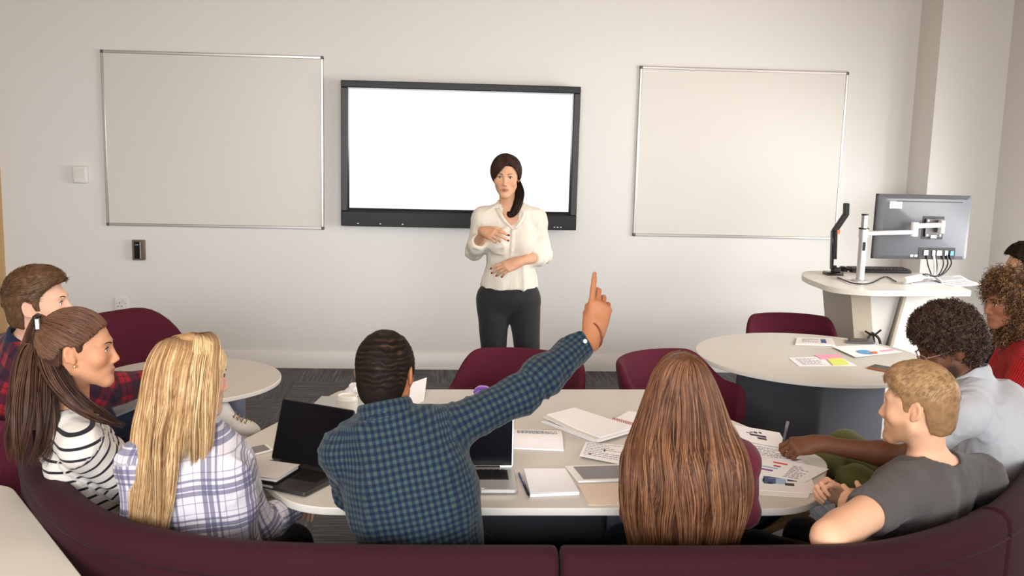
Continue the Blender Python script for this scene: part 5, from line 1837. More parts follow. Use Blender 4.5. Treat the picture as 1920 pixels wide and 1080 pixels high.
sheet('pink sticky note on the text page', [(1527, 666), (1572, 664), (1580, 671), (1540, 674)], TZ + 0.0026, 'sticky_note', 0.001, cat='sticky note', mat='p_pink', group='sticky notes')
sheet('yellow sticky note on the text page', [(1550, 673), (1578, 671), (1594, 683), (1562, 685)], TZ + 0.0040, 'sticky_note', 0.001, cat='sticky note', mat='p_yellow', group='sticky notes')
fz = 0.745
fo, C4 = sheet('grey folder lying in front of the man in red plaid', [(200, 752), (246, 738), (272, 760), (218, 782)], fz, 'folder', 0.012, cat='folder', mat='greyfolder')
sheet('white paper lying on the grey folder beside the plaid sleeve', [(238, 735), (262, 728), (276, 744), (252, 750)], fz + 0.013, 'paper_sheet', 0.002)
# papers on the lectern
for k_, (lab, pts, z) in enumerate((('stack page overhanging the right end of the lectern', [(1742, 527), (1800, 520), (1846, 535), (1790, 537)], LZ + 0.001), ('white page behind the overhanging page on the lectern', [(1755, 520), (1800, 516), (1815, 524), (1765, 528)], LZ + 0.0042), ('white page under the cable bundle on the lectern', [(1700, 524), (1750, 521), (1770, 534), (1712, 536)], LZ + 0.001))):
    s_ = sheet(lab, pts, z)
    marks(s_[1], text_rects(0.1, 0.9, 0.1, 0.9, 6, 20 + k_), 'printed_text', M['ink'], s_[0], 0.0013)
# ------------------------------------------------------------------ cloth materials
def cloth(name, col, rough=0.85, bump=0.2, scale=600, wrinkle=0.5, sheen=0.1):
    t = NT(name); v = t.coord()
    n = t.noise(v, scale, 2, 0.6)
    a = tuple(c * 0.90 for c in col[:3]) + (1,); b = tuple(min(1, c * 1.08) for c in col[:3]) + (1,)
    t.b.inputs['Specular IOR Level'].default_value = 0.2
    t.base(t.mix(n, a, b)); t.set(Roughness=rough); t.b.inputs['Sheen Weight'].default_value = sheen
    w = t.noise(t.mapping(v, (1, 1, 0.6)), 16, 4, 0.55)
    t.bump(t.math('MULTIPLY_ADD', w, 8.0 * wrinkle, t.math('MULTIPLY', n, bump)), 0.5, 0.003)
    return t


def pattern(name, fn, rough=0.85, wrinkle=0.5):
    t = cloth(name, (0.5, 0.5, 0.5, 1), rough, wrinkle=wrinkle)
    x, y, z = t.sep(t.attr('cuv', 'Vector'))
    t.base(fn(t, x, y))
    return t.m


def gingham(t, u, v):
    a = t.band(u, 0.019, 0, 0.5); b = t.band(v, 0.019, 0, 0.5)
    c = t.mix(a, S(52, 72, 66), S(31, 44, 66)); d = t.mix(a, S(31, 48, 60), S(19, 25, 48))
    return t.mix(b, c, d)


def flannel(t, u, v):
    base = S(198, 193, 200); c = base
    for w in (u, v):
        wide = t.band(w, 0.115, 0.10, 0.36); mid = t.band(w, 0.115, 0.44, 0.50); th = t.band(w, 0.115, 0.62, 0.645); th2 = t.band(w, 0.115, 0.90, 0.925); lt = t.band(w, 0.115, 0.215, 0.245)
        k = t.math('MULTIPLY', t.math('MAXIMUM', t.math('MULTIPLY', wide, t.math('SUBTRACT', 1.0, lt)), t.math('MAXIMUM', mid, t.math('MULTIPLY', t.math('MAXIMUM', th, th2), 0.7))), 0.74)
        c = t.mix(k, c, S(84, 82, 112))
    return c


def redplaid(t, u, v):
    c = S(140, 30, 42)
    for w in (u, v):
        k = t.math('MULTIPLY', t.band(w, 0.085, 0.0, 0.5), 0.72); l = t.math('MULTIPLY', t.band(w, 0.085, 0.72, 0.78), 0.5)
        c = t.mix(k, c, S(24, 26, 44)); c = t.mix(l, c, S(20, 20, 34))
    return c


def stripes(t, u, v):
    return t.mix(t.band(v, 0.034, 0.0, 0.25), S(206, 199, 192), S(32, 30, 38))


M['gingham'] = pattern('navy_green_checked_shirt', gingham)
M['flannel'] = pattern('white_violet_plaid_shirt', flannel)
M['redplaid'] = pattern('red_navy_plaid_shirt', redplaid)
M['stripes'] = pattern('black_white_striped_jersey', stripes)
t = cloth('red_ribbed_knit', S(176, 26, 30), 0.9, wrinkle=0.2)
x, y, z = t.sep(t.attr('cuv', 'Vector'))
rib = t.math('SINE', t.math('MULTIPLY', x, 700.0))
t.base(t.mix(t.math('MULTIPLY_ADD', rib, 0.5, 0.5), S(150, 18, 24), S(196, 34, 36)))
t.bump(rib, 0.7, 0.004)
M['redknit'] = t.m
M['greytee'] = cloth('charcoal_jersey', S(80, 75, 74), wrinkle=0.6).m
M['polo'] = cloth('light_grey_pique', S(178, 179, 183), wrinkle=0.5).m
M['blouse'] = cloth('cream_satin_blouse', S(216, 208, 194), 0.55, wrinkle=0.7).m
M['sweater'] = cloth('burgundy_jumper', S(92, 30, 44), wrinkle=0.3).m
M['blacktrousers'] = cloth('black_trouser_cloth', S(38, 38, 40), 0.8, wrinkle=0.25).m
M['jeans'] = cloth('dark_denim', S(40, 46, 62), 0.9, wrinkle=0.4).m
M['olive'] = cloth('olive_trouser_cloth', S(92, 92, 52), 0.85, wrinkle=0.3).m
M['navycollar'] = cloth('navy_collar_cloth', S(30, 34, 56), wrinkle=0.2).m
M['pinkcloth'] = cloth('pale_pink_cloth', S(216, 176, 180), wrinkle=0.3).m
M['shoewhite'] = plain('white_leather', S(226, 222, 216), 0.5)
M['tansole'] = plain('tan_sole', S(176, 150, 104), 0.7)
M['hair_black'] = hair_mat('black_short_hair', S(15, 12, 11), S(34, 26, 21), S(92, 68, 48), 0.6, None, 0.08)
M['hair_teacher'] = hair_mat('dark_brown_hair', S(22, 15, 13), S(36, 24, 20), S(58, 39, 32), 0.38, None, 0.15)
M['hair_pony'] = hair_mat('long_brown_hair', S(42, 27, 22), S(68, 45, 36), S(108, 76, 58), 0.38)
M['hair_blonde'] = hair_mat('blonde_hair', S(132, 96, 62), S(182, 144, 98), S(222, 194, 150), 0.42, S(112, 82, 54))
M['hair_auburn'] = hair_mat('auburn_hair', S(66, 39, 27), S(108, 70, 48), S(158, 112, 80), 0.38)
M['hair_brown'] = hair_mat('light_brown_hair', S(66, 46, 32), S(98, 70, 48), S(146, 110, 78), 0.45)
M['hair_sandy'] = hair_mat('sandy_hair', S(122, 90, 60), S(164, 128, 90), S(206, 170, 126), 0.45)
M['hair_afro'] = hair_mat('dark_afro_hair', S(34, 24, 20), S(62, 46, 38), S(120, 94, 76), 0.55)
M['hair_curly'] = hair_mat('brown_gold_curls', S(60, 40, 28), S(104, 74, 50), S(176, 136, 94), 0.42)
SK = dict(
    teacher=skin_mat('olive_skin_teacher', S(206, 158, 126), S(160, 88, 80)),
    pony=skin_mat('warm_skin_ponytail', S(196, 142, 108), S(170, 98, 88)),
    fair=skin_mat('fair_skin', S(224, 178, 152), S(188, 116, 106)),
    plaid=skin_mat('fair_skin_plaid', S(220, 174, 150), S(190, 122, 112), S(170, 128, 104)),
    arm=skin_mat('brown_skin_raised_arm', S(172, 112, 76), S(130, 72, 62), S(80, 56, 42)),
    sandy=skin_mat('fair_skin_grey_shirt', S(222, 172, 140), S(186, 116, 104), S(176, 130, 96)),
    dark=skin_mat('deep_brown_skin', S(104, 66, 46), S(92, 50, 44), S(30, 22, 20)),
    curly=skin_mat('brown_skin_curly', S(158, 104, 76), S(150, 84, 76)),
    last=skin_mat('tan_skin', S(206, 156, 122), S(170, 106, 96)),
)


def seat_legs(pel, yaw, kz=0.50, spread=0.11, reach=0.43, shin=0.08, out=0.0):
    R = rot_frame(yaw); pel = A(pel, float)
    kn = [pel + R @ A([s * spread, reach, kz - pel[2]]) for s in (-1, 1)]
    an = [k * A([1, 1, 0]) + A([0, 0, 0.10]) + R @ A([s * out, shin, 0]) for k, s in zip(kn, (-1, 1))]
    return kn, an


def mass(h, ells, cuts, seed=3, res=0.007, lump=0.010, freq=32, k=0.03):
    c, R, s = h
    T = lambda p: c + R @ (A(p) * s)
    P = [ell(T(p), A(r) * s, R, k) for p, r in ells] + [ell(T(p), A(r) * s, R, 0.015, '-') for p, r in cuts]
    lo, hi = bounds(P); ax = [axis_pts(lo[q], hi[q], res, []) for q in range(3)]
    V, Q = surface(field(ax, P), ax); V = relax(V, Q, 2); N = vnormals(V, Q)
    V = V + N * (vnoise(V * freq, seed) * lump + vnoise(V * freq * 2.6, seed + 1) * lump * 0.5)[:, None]
    return V, Q, N, (V - c) @ R / s


    J = p.J
    for i in (0, 1):
        print('LEN', nm, 'LR'[i], 'upper %.2f fore %.2f  shw %.2f trunk %.2f' % (np.linalg.norm(J['el'][i] - J['sh'][i]), np.linalg.norm(J['wr'][i] - J['el'][i]), np.linalg.norm(J['sh'][1] - J['sh'][0]), np.linalg.norm(J['neck'] - J['pel'])))


# ------------------------------------------------------------------ the standing woman
def build_teacher():
    Y = 5.70
    kn = [aty(990, 690, Y), aty(926, 690, Y)]
    J = dict(neck=aty(956, 393, Y + 0.01), che=aty(957, 446, Y), pel=aty(954, 552, Y + 0.01), rt=(-1, -0.05, 0),
             sh=[aty(1005, 413, Y), aty(907, 411, Y)], el=[aty(1016, 478, Y + 0.05), aty(889, 470, Y + 0.02)], wr=[aty(974, 491, Y - 0.19), aty(909, 434, Y - 0.22)],
             kn=kn, an=[kn[0] * A([1, 1, 0]) + A([0.01, 0.02, 0.13]), kn[1] * A([1, 1, 0]) + A([-0.01, 0.02, 0.13])])
    p = Person('standing woman with dark hair in cream blouse and black trousers, one hand pointing', SK['teacher'], True, J,
               dict(c=aty(949, 331, Y), yaw=187, pitch=2, s=0.95),
               hands=(dict(d=(-0.93, -0.12, -0.34), n=(-0.05, -0.85, 0.5), curls=[(14, 18, 8), (20, 22, 10), (26, 26, 12), (30, 30, 12)], thumb=(30, 15, 15, 40), s=0.92),
                      dict(d=(0.52, -0.84, -0.10), n=(-0.70, -0.40, 0.50), curls=[(14, 22, 12), (26, 34, 18), (52, 60, 30), (60, 66, 36)], thumb=(38, 24, 26, 35), s=0.94)), res=0.010, headres=0.0032, handres=0.0034, w=0.97, foot_dir=[(0.15, -1, 0), (-0.15, -1, 0)])
    p.face(M['iris_brown'], M['lash'], 0.0020)
    R = p.R; N0 = J['neck']
    vb = aty(963, 428, Y - 0.13)
    bl = p.shirt(M['blouse'], g=0.013, upto=(1.50, 1.55), hem=0.045, ncut=0.060, amp=0.010, vneck=[(N0 + R[:, 1] * 0.055 - R[:, 2] * 0.005, vb, 0.056, 0.020)], name='blouse', res=0.0065, armg=0.015, seed=3, f=11)
    p.collar(M['blouse'], r=0.064, h=0.045, gap=78, spread=0.022, tilt=0.03)
    # open front edges of the neckline
    for sx in (-1, 1):
        a = N0 + R @ A([sx * 0.066, 0.055, 0.02]); b_ = vb + R @ A([sx * 0.004, 0.012, 0.0]); m_ = lerp(a, b_, 0.5) + R @ A([sx * 0.010, 0.028, 0])
        c_ = spline([a, m_, b_], 12)
        V = []
        for i, q in enumerate(c_):
            wd = 0.020 * (1 - i / 11) + 0.008
            V += [q, q + R @ A([sx * wd, -0.004, -0.006])]
        o = put('lapel', V, [(2 * i, 2 * i + 1, 2 * i + 3, 2 * i + 2) for i in range(11)], M['blouse'], p.o)
        s_ = o.modifiers.new('thick', 'SOLIDIFY'); s_.thickness = 0.003
    from mathutils.bvhtree import BVHTree
    off = WL[p.o]; tree = BVHTree.FromPolygons([v.co for v in bl.data.vertices], [tuple(q.vertices) for q in bl.data.polygons])
    V = []; row = []
    for k_ in range(15):
        c_ = vb + R[:, 2] * (-0.010 - k_ * 0.0165) + R[:, 0] * 0.002 * k_ / 6
        for sx in (-1, 1):
            o_ = c_ + R[:, 0] * sx * 0.013 + R[:, 1] * 0.3 - off
            hit = tree.ray_cast(Vector(o_), Vector(-R[:, 1]))[0]
            V.append((A(hit) if hit else o_ - R[:, 1] * 0.3) + off + R[:, 1] * 0.0022)
    o = put('placket', V, [(2 * i, 2 * i + 1, 2 * i + 3, 2 * i + 2) for i in range(14)], M['blouse'], p.o)
    s_ = o.modifiers.new('thick', 'SOLIDIFY'); s_.thickness = 0.004; s_.offset = 0
    for k_ in (1, 4, 7, 10):
        MB().lathe([(0.0052, 0), (0.0052, 0.002), (0.002, 0.003)], (V[2 * k_] + V[2 * k_ + 1]) / 2 + R[:, 1] * 0.001, R[:, 1], 12).build('shirt_button', M['edge'], p.o)
    p.trousers(M['blacktrousers'], g=0.010, top=0.140, flare=0.030, amp=0.002, seed=6)
    for i in (0, 1):
        p.shoe(i, M['blackgloss'], M['black'], ((0.15, -1, 0), (-0.15, -1, 0))[i], 0.24)
    # buttons, nails, ring
    for i in (0, 1):
        for (q, v, n_) in p.tips[i][:4 if i == 0 else 2] + p.tips[i][4:]:
            Rn = np.stack([unit(np.cross(v, n_)), unit(v), unit(n_)], 1)
            b = MB().lathe([(0.0001, -1), (0.6, -0.8), (1, 0), (0.6, 0.8), (0.0001, 1)], (0, 0, 0), (0, 0, 1), 12)
            b.v = [tuple(q + n_ * 0.0050 - v * 0.001 + Rn @ (A(w_) * A([0.0052, 0.0085, 0.0026]))) for w_ in b.v]
            b.build('fingernail', M['nail'], p.o)
    hw, d = J['wr'][0], unit((-0.93, -0.12, -0.34)); n_ = unit(A((-0.05, -0.85, 0.5)) - d * (A((-0.05, -0.85, 0.5)) @ d)); tt = np.cross(d, n_)
    q = hw + (tt * -0.010 + d * 0.086) * 0.92 + (d * 0.9 - n_ * 0.4) * 0.014
    MB().tube([q + unit(tt) * 0.0098 * math.cos(a) + unit(np.cross(unit(d * 0.9 - n_ * 0.4), tt)) * 0.0098 * math.sin(a) for a in np.linspace(0, 2 * PI, 17)], 0.0018, 6).build('ring', M['gold'], p.o)
    # hair
    h = p.h; V, Q, N, q = shell(h, 0.007, res=0.005, rough=0.001)
    parts = [shell_part(V, Q)]
    c = p.hc
    K = lambda rows: [(c[2] + r[0], c[0] + r[1], c[1] + r[2], r[3], r[4], r[5]) for r in rows]
    keys = K([(0.124, 0.020, 0.005, 0.010, 0.075, 138), (0.105, 0.008, 0.010, 0.056, 0.094, 134), (0.06, 0.0, 0.010, 0.083, 0.108, 128), (0.005, 0.0, 0.012, 0.091, 0.112, 122), (-0.04, 0.0, 0.020, 0.088, 0.102, 112), (-0.075, 0.003, 0.03, 0.076, 0.085, 95)])
    g = np.random.default_rng(8)
    for sd, nn_ in ((1, 1100), (-1, 900)):
        f = g.uniform(0, 1, nn_)                      # 0 front of the parting, 1 crown
        rt_ = np.stack([np.full(nn_, -0.20) + 0.12 * f + g.normal(0, 0.012, nn_), np.interp(f, [0, 0.5, 1], [0.80, 0.25, -0.45]), np.interp(f, [0, 0.5, 1], [0.60, 0.97, 0.90])], 1)
        if sd > 0:
            te = np.stack([np.interp(f, [0, 0.4, 1], [0.93, 0.90, 0.30]), np.interp(f, [0, 0.4, 1], [0.34, -0.05, -0.95]), np.interp(f, [0, 0.4, 1], [-0.72, -0.80, -0.55])], 1)
            parts.append(comb(h, rt_, te, 22, 0.0021, 5, 1.10, 0.002, 0.035, 0.07))
        else:
            te = np.stack([np.interp(f, [0, 0.4, 1], [-0.80, -0.80, -0.40]), np.interp(f, [0, 0.4, 1], [-0.10, -0.30, -0.90]), np.interp(f, [0, 0.4, 1], [-0.62, -0.66, -0.55])], 1)
            parts.append(comb(h, rt_, te, 22, 0.0021, 6, 1.08, 0.002, 0.035, 0.06))
    pts = [p.pt(-0.055, -0.075, -0.035), p.pt(-0.080, -0.015, -0.095), p.pt(-0.075, 0.045, -0.155), p.pt(-0.052, 0.075, -0.205), p.pt(-0.030, 0.088, -0.218), p.pt(-0.022, 0.086, -0.195)]
    parts += bundle(pts, [0.024, 0.028, 0.024, 0.019, 0.013, 0.004], 420, 6, r0=0.0015, ends=(0.72, 1.0))
    hair_obj(parts, M['hair_teacher'], p.o)
    return p


# ------------------------------------------------------------------ man with the raised arm
def build_raised():
    pel = (-0.02, 2.80, 0.545); kn, an = seat_legs(pel, 4)
    el = aty(972, 742, 2.93); wr = aty(1114, 626, 3.08)
    J = dict(neck=aty(726, 790, 2.80), che=A([-0.09, 2.80, 0.865]), pel=pel, rt=(1, 0.05, 0.02),
             sh=[aty(650, 850, 2.83), aty(826, 812, 2.84)], el=[aty(664, 925, 2.98), el], wr=[A([-0.16, 3.14, 0.81]), wr], kn=kn, an=an)
    d = unit(aty(1128, 560, 3.10) - wr)
    p = Person('man in navy green checked shirt seen from behind, right arm raised with index finger up', SK['arm'], False, J,
               dict(c=aty(723, 700, 2.87), yaw=14, pitch=2, s=1.0),
               hands=(None, dict(d=d, n=(0.05, -1, 0.25), curls=[(6, 4, 3), (36, 48, 20), (52, 66, 32), (58, 74, 35)], thumb=(28, 30, 30, 60), s=1.05, spread=3)), res=0.009, handres=0.0030, arm_w=1.0, w=1.15)
    J = p.J
    p.shirt(M['gingham'], g=0.013, upto=(2.0, 1.90), hem=-0.06, ncut=0.066, amp=0.008, seed=2, armg=0.016, f=13)
    p.collar(M['gingham'], r=0.070, h=0.036, gap=70, spread=0.010, drop=0.85, lift=0.010)
    a = unit(wr - el); c = lerp(el, wr, 0.955)
    X = unit(np.cross(a, [0, 1.0, 0])); Yv = np.cross(X, a)
    MB().tube([c + a * (0.014 * math.cos(t + 0.6) + 0.008) + (X * math.cos(t) * 0.0405 + Yv * math.sin(t) * 0.0395) for t in np.linspace(0, 2 * PI, 33)], 0.0032, 7).build('bracelet', plain('brown_cord', S(112, 52, 32), 0.6, var=0.3, vscale=120), p.o)
    MB().lathe([(0.0065, 0), (0.0065, 0.002), (0.003, 0.003)], lerp(el, wr, 0.80) - Yv * 0.048 * np.sign(Yv[1] + 1e-9) + X * 0.014, -Yv * np.sign(Yv[1] + 1e-9), 14).build('cuff_button', M['white'], p.o)
    p.trousers(M['jeans']); [p.shoe(i, M['black'], M['white'], (0, 1, 0)) for i in (0, 1)]
    V, Q, N, q = shell(p.h, 0.008, res=0.0035, rough=0.0006, back=-0.075, line=[(-0.14, -0.078), (-0.07, -0.078), (-0.045, -0.072), (-0.034, -0.03), (-0.030, 0.015), (-0.012, 0.03), (0.004, 0.024), (0.010, -0.02), (0.030, -0.02), (0.036, 0.030), (0.052, 0.052), (0.085, 0.066), (0.14, 0.075)])
    w = np.sin(q[:, 2] * 420 + 3.2 * vnoise(q * 22, 4) + 2.6 * vnoise(q * 60, 6)) * (0.6 + 0.4 * vnoise(q * 45, 8)) * np.clip((q[:, 2] + 0.045) / 0.03, 0, 1)
    V = V + N * (w * 0.0011)[:, None]
    parts = [(V, Q, np.clip(0.35 + 0.35 * w, 0, 1), np.full(len(V), 0.3)), fuzz(p.h, V, N, q, 5000, 0.006, 0.0006, 0.6, 4)]
    hair_obj(parts, M['hair_black'], p.o)
    return p


# ------------------------------------------------------------------ auburn haired woman
def build_auburn():
    pel = (0.72, 2.87, 0.53); kn, an = seat_legs(pel, 0, spread=0.09)
    J = dict(neck=aty(1282, 812, 2.89), che=A([0.712, 2.89, 0.81]), pel=pel, rt=(1, 0, 0), sh=[aty(1204, 866, 2.91), aty(1386, 866, 2.91)],
             el=[aty(1194, 960, 2.96), aty(1394, 960, 2.96)], wr=[A([0.68, 3.10, 0.79]), A([0.84, 3.12, 0.79])], kn=kn, an=an)
    p = Person('woman with very long auburn hair down her back seen from behind in burgundy jumper', SK['fair'], True, J, dict(c=aty(1279, 737, 2.88), yaw=2, pitch=8, s=0.95))
    p.shirt(M['sweater'], g=0.014, hem=-0.06, ncut=0.056, amp=0.003, name='jumper')
    p.trousers(M['jeans']); [p.shoe(i, M['black'], M['white'], (0, 1, 0)) for i in (0, 1)]
    c = p.hc; V, Q, N, q = shell(p.h, 0.008, res=0.006); parts = [shell_part(V, Q)]
    K = lambda rows: [(c[2] + r[0], c[0] + r[1], c[1] + r[2], r[3], r[4], r[5]) for r in rows]
    keys = K([(0.120, 0, 0.0, 0.003, 0.075, 125), (0.105, 0.0, 0.0, 0.048, 0.098, 122), (0.060, 0, 0.0, 0.082, 0.118, 118), (0.0, 0.004, 0.0, 0.106, 0.130, 112), (-0.09, 0.006, -0.01, 0.138, 0.148, 105), (-0.16, 0.010, -0.025, 0.172, 0.170, 96), (-0.25, 0.014, -0.035, 0.190, 0.180, 90), (-0.34, 0.014, -0.035, 0.185, 0.180, 88), (-0.45, 0.012, -0.035, 0.158, 0.175, 87), (-0.53, 0.010, -0.035, 0.140, 0.170, 87)])
    parts += env_hair(keys, 2, 5200, 30, 8, q=(0.93, 1.05), wave=0.012, nw=2.4, r0=0.0014, clumps=52, ends=(0.88, 1.0))
    hair_obj(parts, M['hair_auburn'], p.o)
    return p


# ------------------------------------------------------------------ blonde woman
def build_blonde():
    pel = (-0.68, 2.89, 0.53); kn, an = seat_legs(pel, 10, spread=0.09)
    J = dict(neck=aty(362, 800, 2.90), che=A([-0.70, 2.87, 0.83]), pel=pel, rt=(1, 0.12, 0), sh=[aty(262, 868, 2.84), aty(432, 862, 2.93)],
             el=[aty(262, 985, 2.80), aty(486, 985, 3.02)], wr=[A([-0.78, 3.10, 0.64]), A([-0.48, 3.24, 0.66])], kn=kn, an=an)
    p = Person('woman with long blonde hair in white and violet plaid shirt seen from behind', SK['fair'], True, J, dict(c=aty(358, 706, 2.93), yaw=58, pitch=4, s=0.99), headres=0.0036,
               hands=(None, dict(d=(0.1, 0.9, -0.3), n=(0.2, 0.2, 0.9), curls=RELAX)))
    p.face(M['iris_blue'], M['hair_sandy'])
    p.shirt(M['flannel'], g=0.015, upto=1.85, hem=-0.06, ncut=0.058, amp=0.005, seed=7, armg=0.016)
    p.collar(M['flannel'], r=0.062, h=0.040, gap=70, spread=0.014, drop=0.8)
    p.trousers(M['blacktrousers']); [p.shoe(i, plain('brown_leather', S(88, 56, 40), 0.5), M['black'], (0.37, 0.93, 0)) for i in (0, 1)]
    c = p.hc; V, Q, N, q = shell(p.h, 0.008, res=0.006); parts = [shell_part(V, Q)]
    K = lambda rows: [(c[2] + r[0], c[0] + r[1], c[1] + r[2], r[3], r[4], r[5]) for r in rows]
    head = [(0.124, 0.0, 0.0, 0.008, 0.070, 165), (0.106, 0.0, -0.002, 0.052, 0.094, 142), (0.060, -0.004, -0.004, 0.088, 0.115, 118), (0.0, -0.008, -0.006, 0.106, 0.126, 110), (-0.06, -0.012, -0.012, 0.116, 0.130, 106)]
    ka = K(head + [(-0.13, -0.02, -0.03, 0.130, 0.130, 98), (-0.21, -0.02, -0.055, 0.132, 0.132, 96), (-0.30, -0.025, -0.08, 0.128, 0.130, 96), (-0.39, -0.04, -0.095, 0.120, 0.120, 96), (-0.48, -0.055, -0.10, 0.11, 0.11, 96)])
    kb_ = K(head + [(-0.12, -0.012, -0.02, 0.126, 0.136, 100), (-0.19, -0.006, -0.025, 0.130, 0.142, 94), (-0.25, 0.0, -0.025, 0.128, 0.145, 90)])
    g = np.random.default_rng(21); n_ = 700; f = g.uniform(0, 1, n_)
    f = f * 0.62; rt_ = np.stack([g.normal(0.02, 0.02, n_), np.interp(f, [0, 0.5, 1], [0.85, 0.30, -0.40]), np.interp(f, [0, 0.5, 1], [0.55, 0.96, 0.92])], 1)
    for sx in (1, -1):
        te = np.stack([sx * np.interp(f, [0, 0.5, 1], [0.93, 0.93, 0.70]), np.interp(f, [0, 0.5, 1], [0.25, -0.10, -0.60]), np.full(n_, -0.55)], 1)
        parts.append(comb(p.h, rt_, te, 20, 0.0015, 22 + sx, 1.09, 0.002, 0.04, 0.05))
    parts += env_hair(ka, 45, 3800, 30, 12, q=(0.90, 1.07), wave=0.010, nw=1.7, r0=0.0014, clumps=48, ends=(0.84, 1.0), srange=(-1, 0.52))
    parts += env_hair(kb_, 45, 2200, 24, 14, q=(0.91, 1.07), wave=0.007, nw=1.4, r0=0.0014, clumps=36, ends=(0.80, 1.0), srange=(0.1, 0.95), slope=0.16)
    hair_obj(parts, M['hair_blonde'], p.o)
    return p


# ------------------------------------------------------------------ woman with ponytail
def build_pony():
    pel = (-1.09, 3.19, 0.53); kn, an = seat_legs(pel, 35, spread=0.09)
    Rt = A([0.42, -0.90, 0.0]); nk = aty(122, 772, 3.10)
    sh = [nk - Rt * 0.165 + A([0.02, 0.0, -0.055]), nk + Rt * 0.165 + A([0.035, 0.0, -0.065])]
    J = dict(neck=nk, che=lerp(nk, pel, 0.42) + A([0.01, 0.0, 0.0]), pel=pel, rt=Rt, sh=sh,
             el=[sh[0] + A([0.12, 0.14, -0.20]), sh[1] + A([0.13, 0.13, -0.19])], wr=[sh[0] + A([0.30, 0.28, -0.28]), sh[1] + A([0.20, 0.36, -0.26])], kn=kn, an=an)
    p = Person('woman with long brown ponytail in black and white striped top, profile facing right', SK['pony'], True, J, dict(c=aty(148, 655, 3.04), yaw=82, pitch=-2, s=0.97), headres=0.0032)
    p.face(M['iris_brown'], M['lash'], 0.0024)
    p.shirt(M['stripes'], g=0.014, upto=0.62, hem=-0.06, ncut=0.070, amp=0.004, seed=9, armg=0.022, name='striped_top')
    p.trousers(M['jeans']); [p.shoe(i, M['black'], M['white'], (0.85, 0.5, 0)) for i in (0, 1)]
    V, Q, N, q = shell(p.h, 0.008, res=0.0045, line=[(-0.14, -0.06), (-0.07, -0.06), (-0.045, -0.05), (-0.034, -0.01), (-0.030, 0.020), (-0.012, 0.032), (0.004, 0.028), (0.010, 0.0), (0.022, 0.004), (0.032, 0.034), (0.060, 0.056), (0.085, 0.072), (0.14, 0.085)])
    parts = [shell_part(V, Q)]
    g = np.random.default_rng(4); n = 2400
    a = g.uniform(-2.5, 2.5, n)
    zz = np.interp(np.abs(a), [0, 0.5, 0.9, 1.3, 1.6, 1.75, 2.1, 2.6], [0.50, 0.44, 0.20, -0.04, 0.0, -0.08, -0.52, -0.76])
    roots = np.stack([np.sin(a), np.cos(a), zz + g.uniform(0, 0.12, n)], 1)
    parts.append(comb(p.h, roots, (0, -0.90, 0.55), puff=1.075, r0=0.0015, amp=0.003))
    tie = p.pt(0, -0.108, 0.090)
    w = lambda x, y, Y: aty(x, y, Y)
    parts += bundle([p.pt(0, -0.095, 0.080), tie, w(72, 640, 3.08), w(62, 700, 3.02), w(62, 760, 2.98), w(60, 820, 2.96), w(48, 872, 2.95)], [0.022, 0.026, 0.048, 0.062, 0.074, 0.076, 0.050], 1600, 7, r0=0.0015, wave=0.012, nw=1.6, ends=(0.80, 1.0), flat=0.85)
    parts += bundle([tie, w(84, 650, 3.04), w(110, 712, 2.98), w(150, 757, 2.95), w(200, 785, 2.97), w(235, 800, 3.0)], [0.020, 0.036, 0.036, 0.026, 0.016, 0.006], 300, 8, r0=0.0019, wave=0.006, ends=(0.7, 1.0))
    hair_obj(parts, M['hair_pony'], p.o)
    k = tie; R = p.hR
    clip = MB().box(k + R @ A([0.022, 0.0, 0.012]), (0.05, 0.016, 0.034), R)
    bevel(clip.build('hair_clip', M['black'], p.o), 0.006)
    MB().box(k + R @ A([0.040, 0.006, 0.004]), (0.016, 0.010, 0.030), R).build('clip_band', M['silver'], p.o)
    MB().lathe([(0.004, -0.004), (0.0055, 0), (0.004, 0.004)], p.pt(0.084, 0.002, -0.036), (0, 0, 1), 12).build('earring', M['gold'], p.o)
    return p


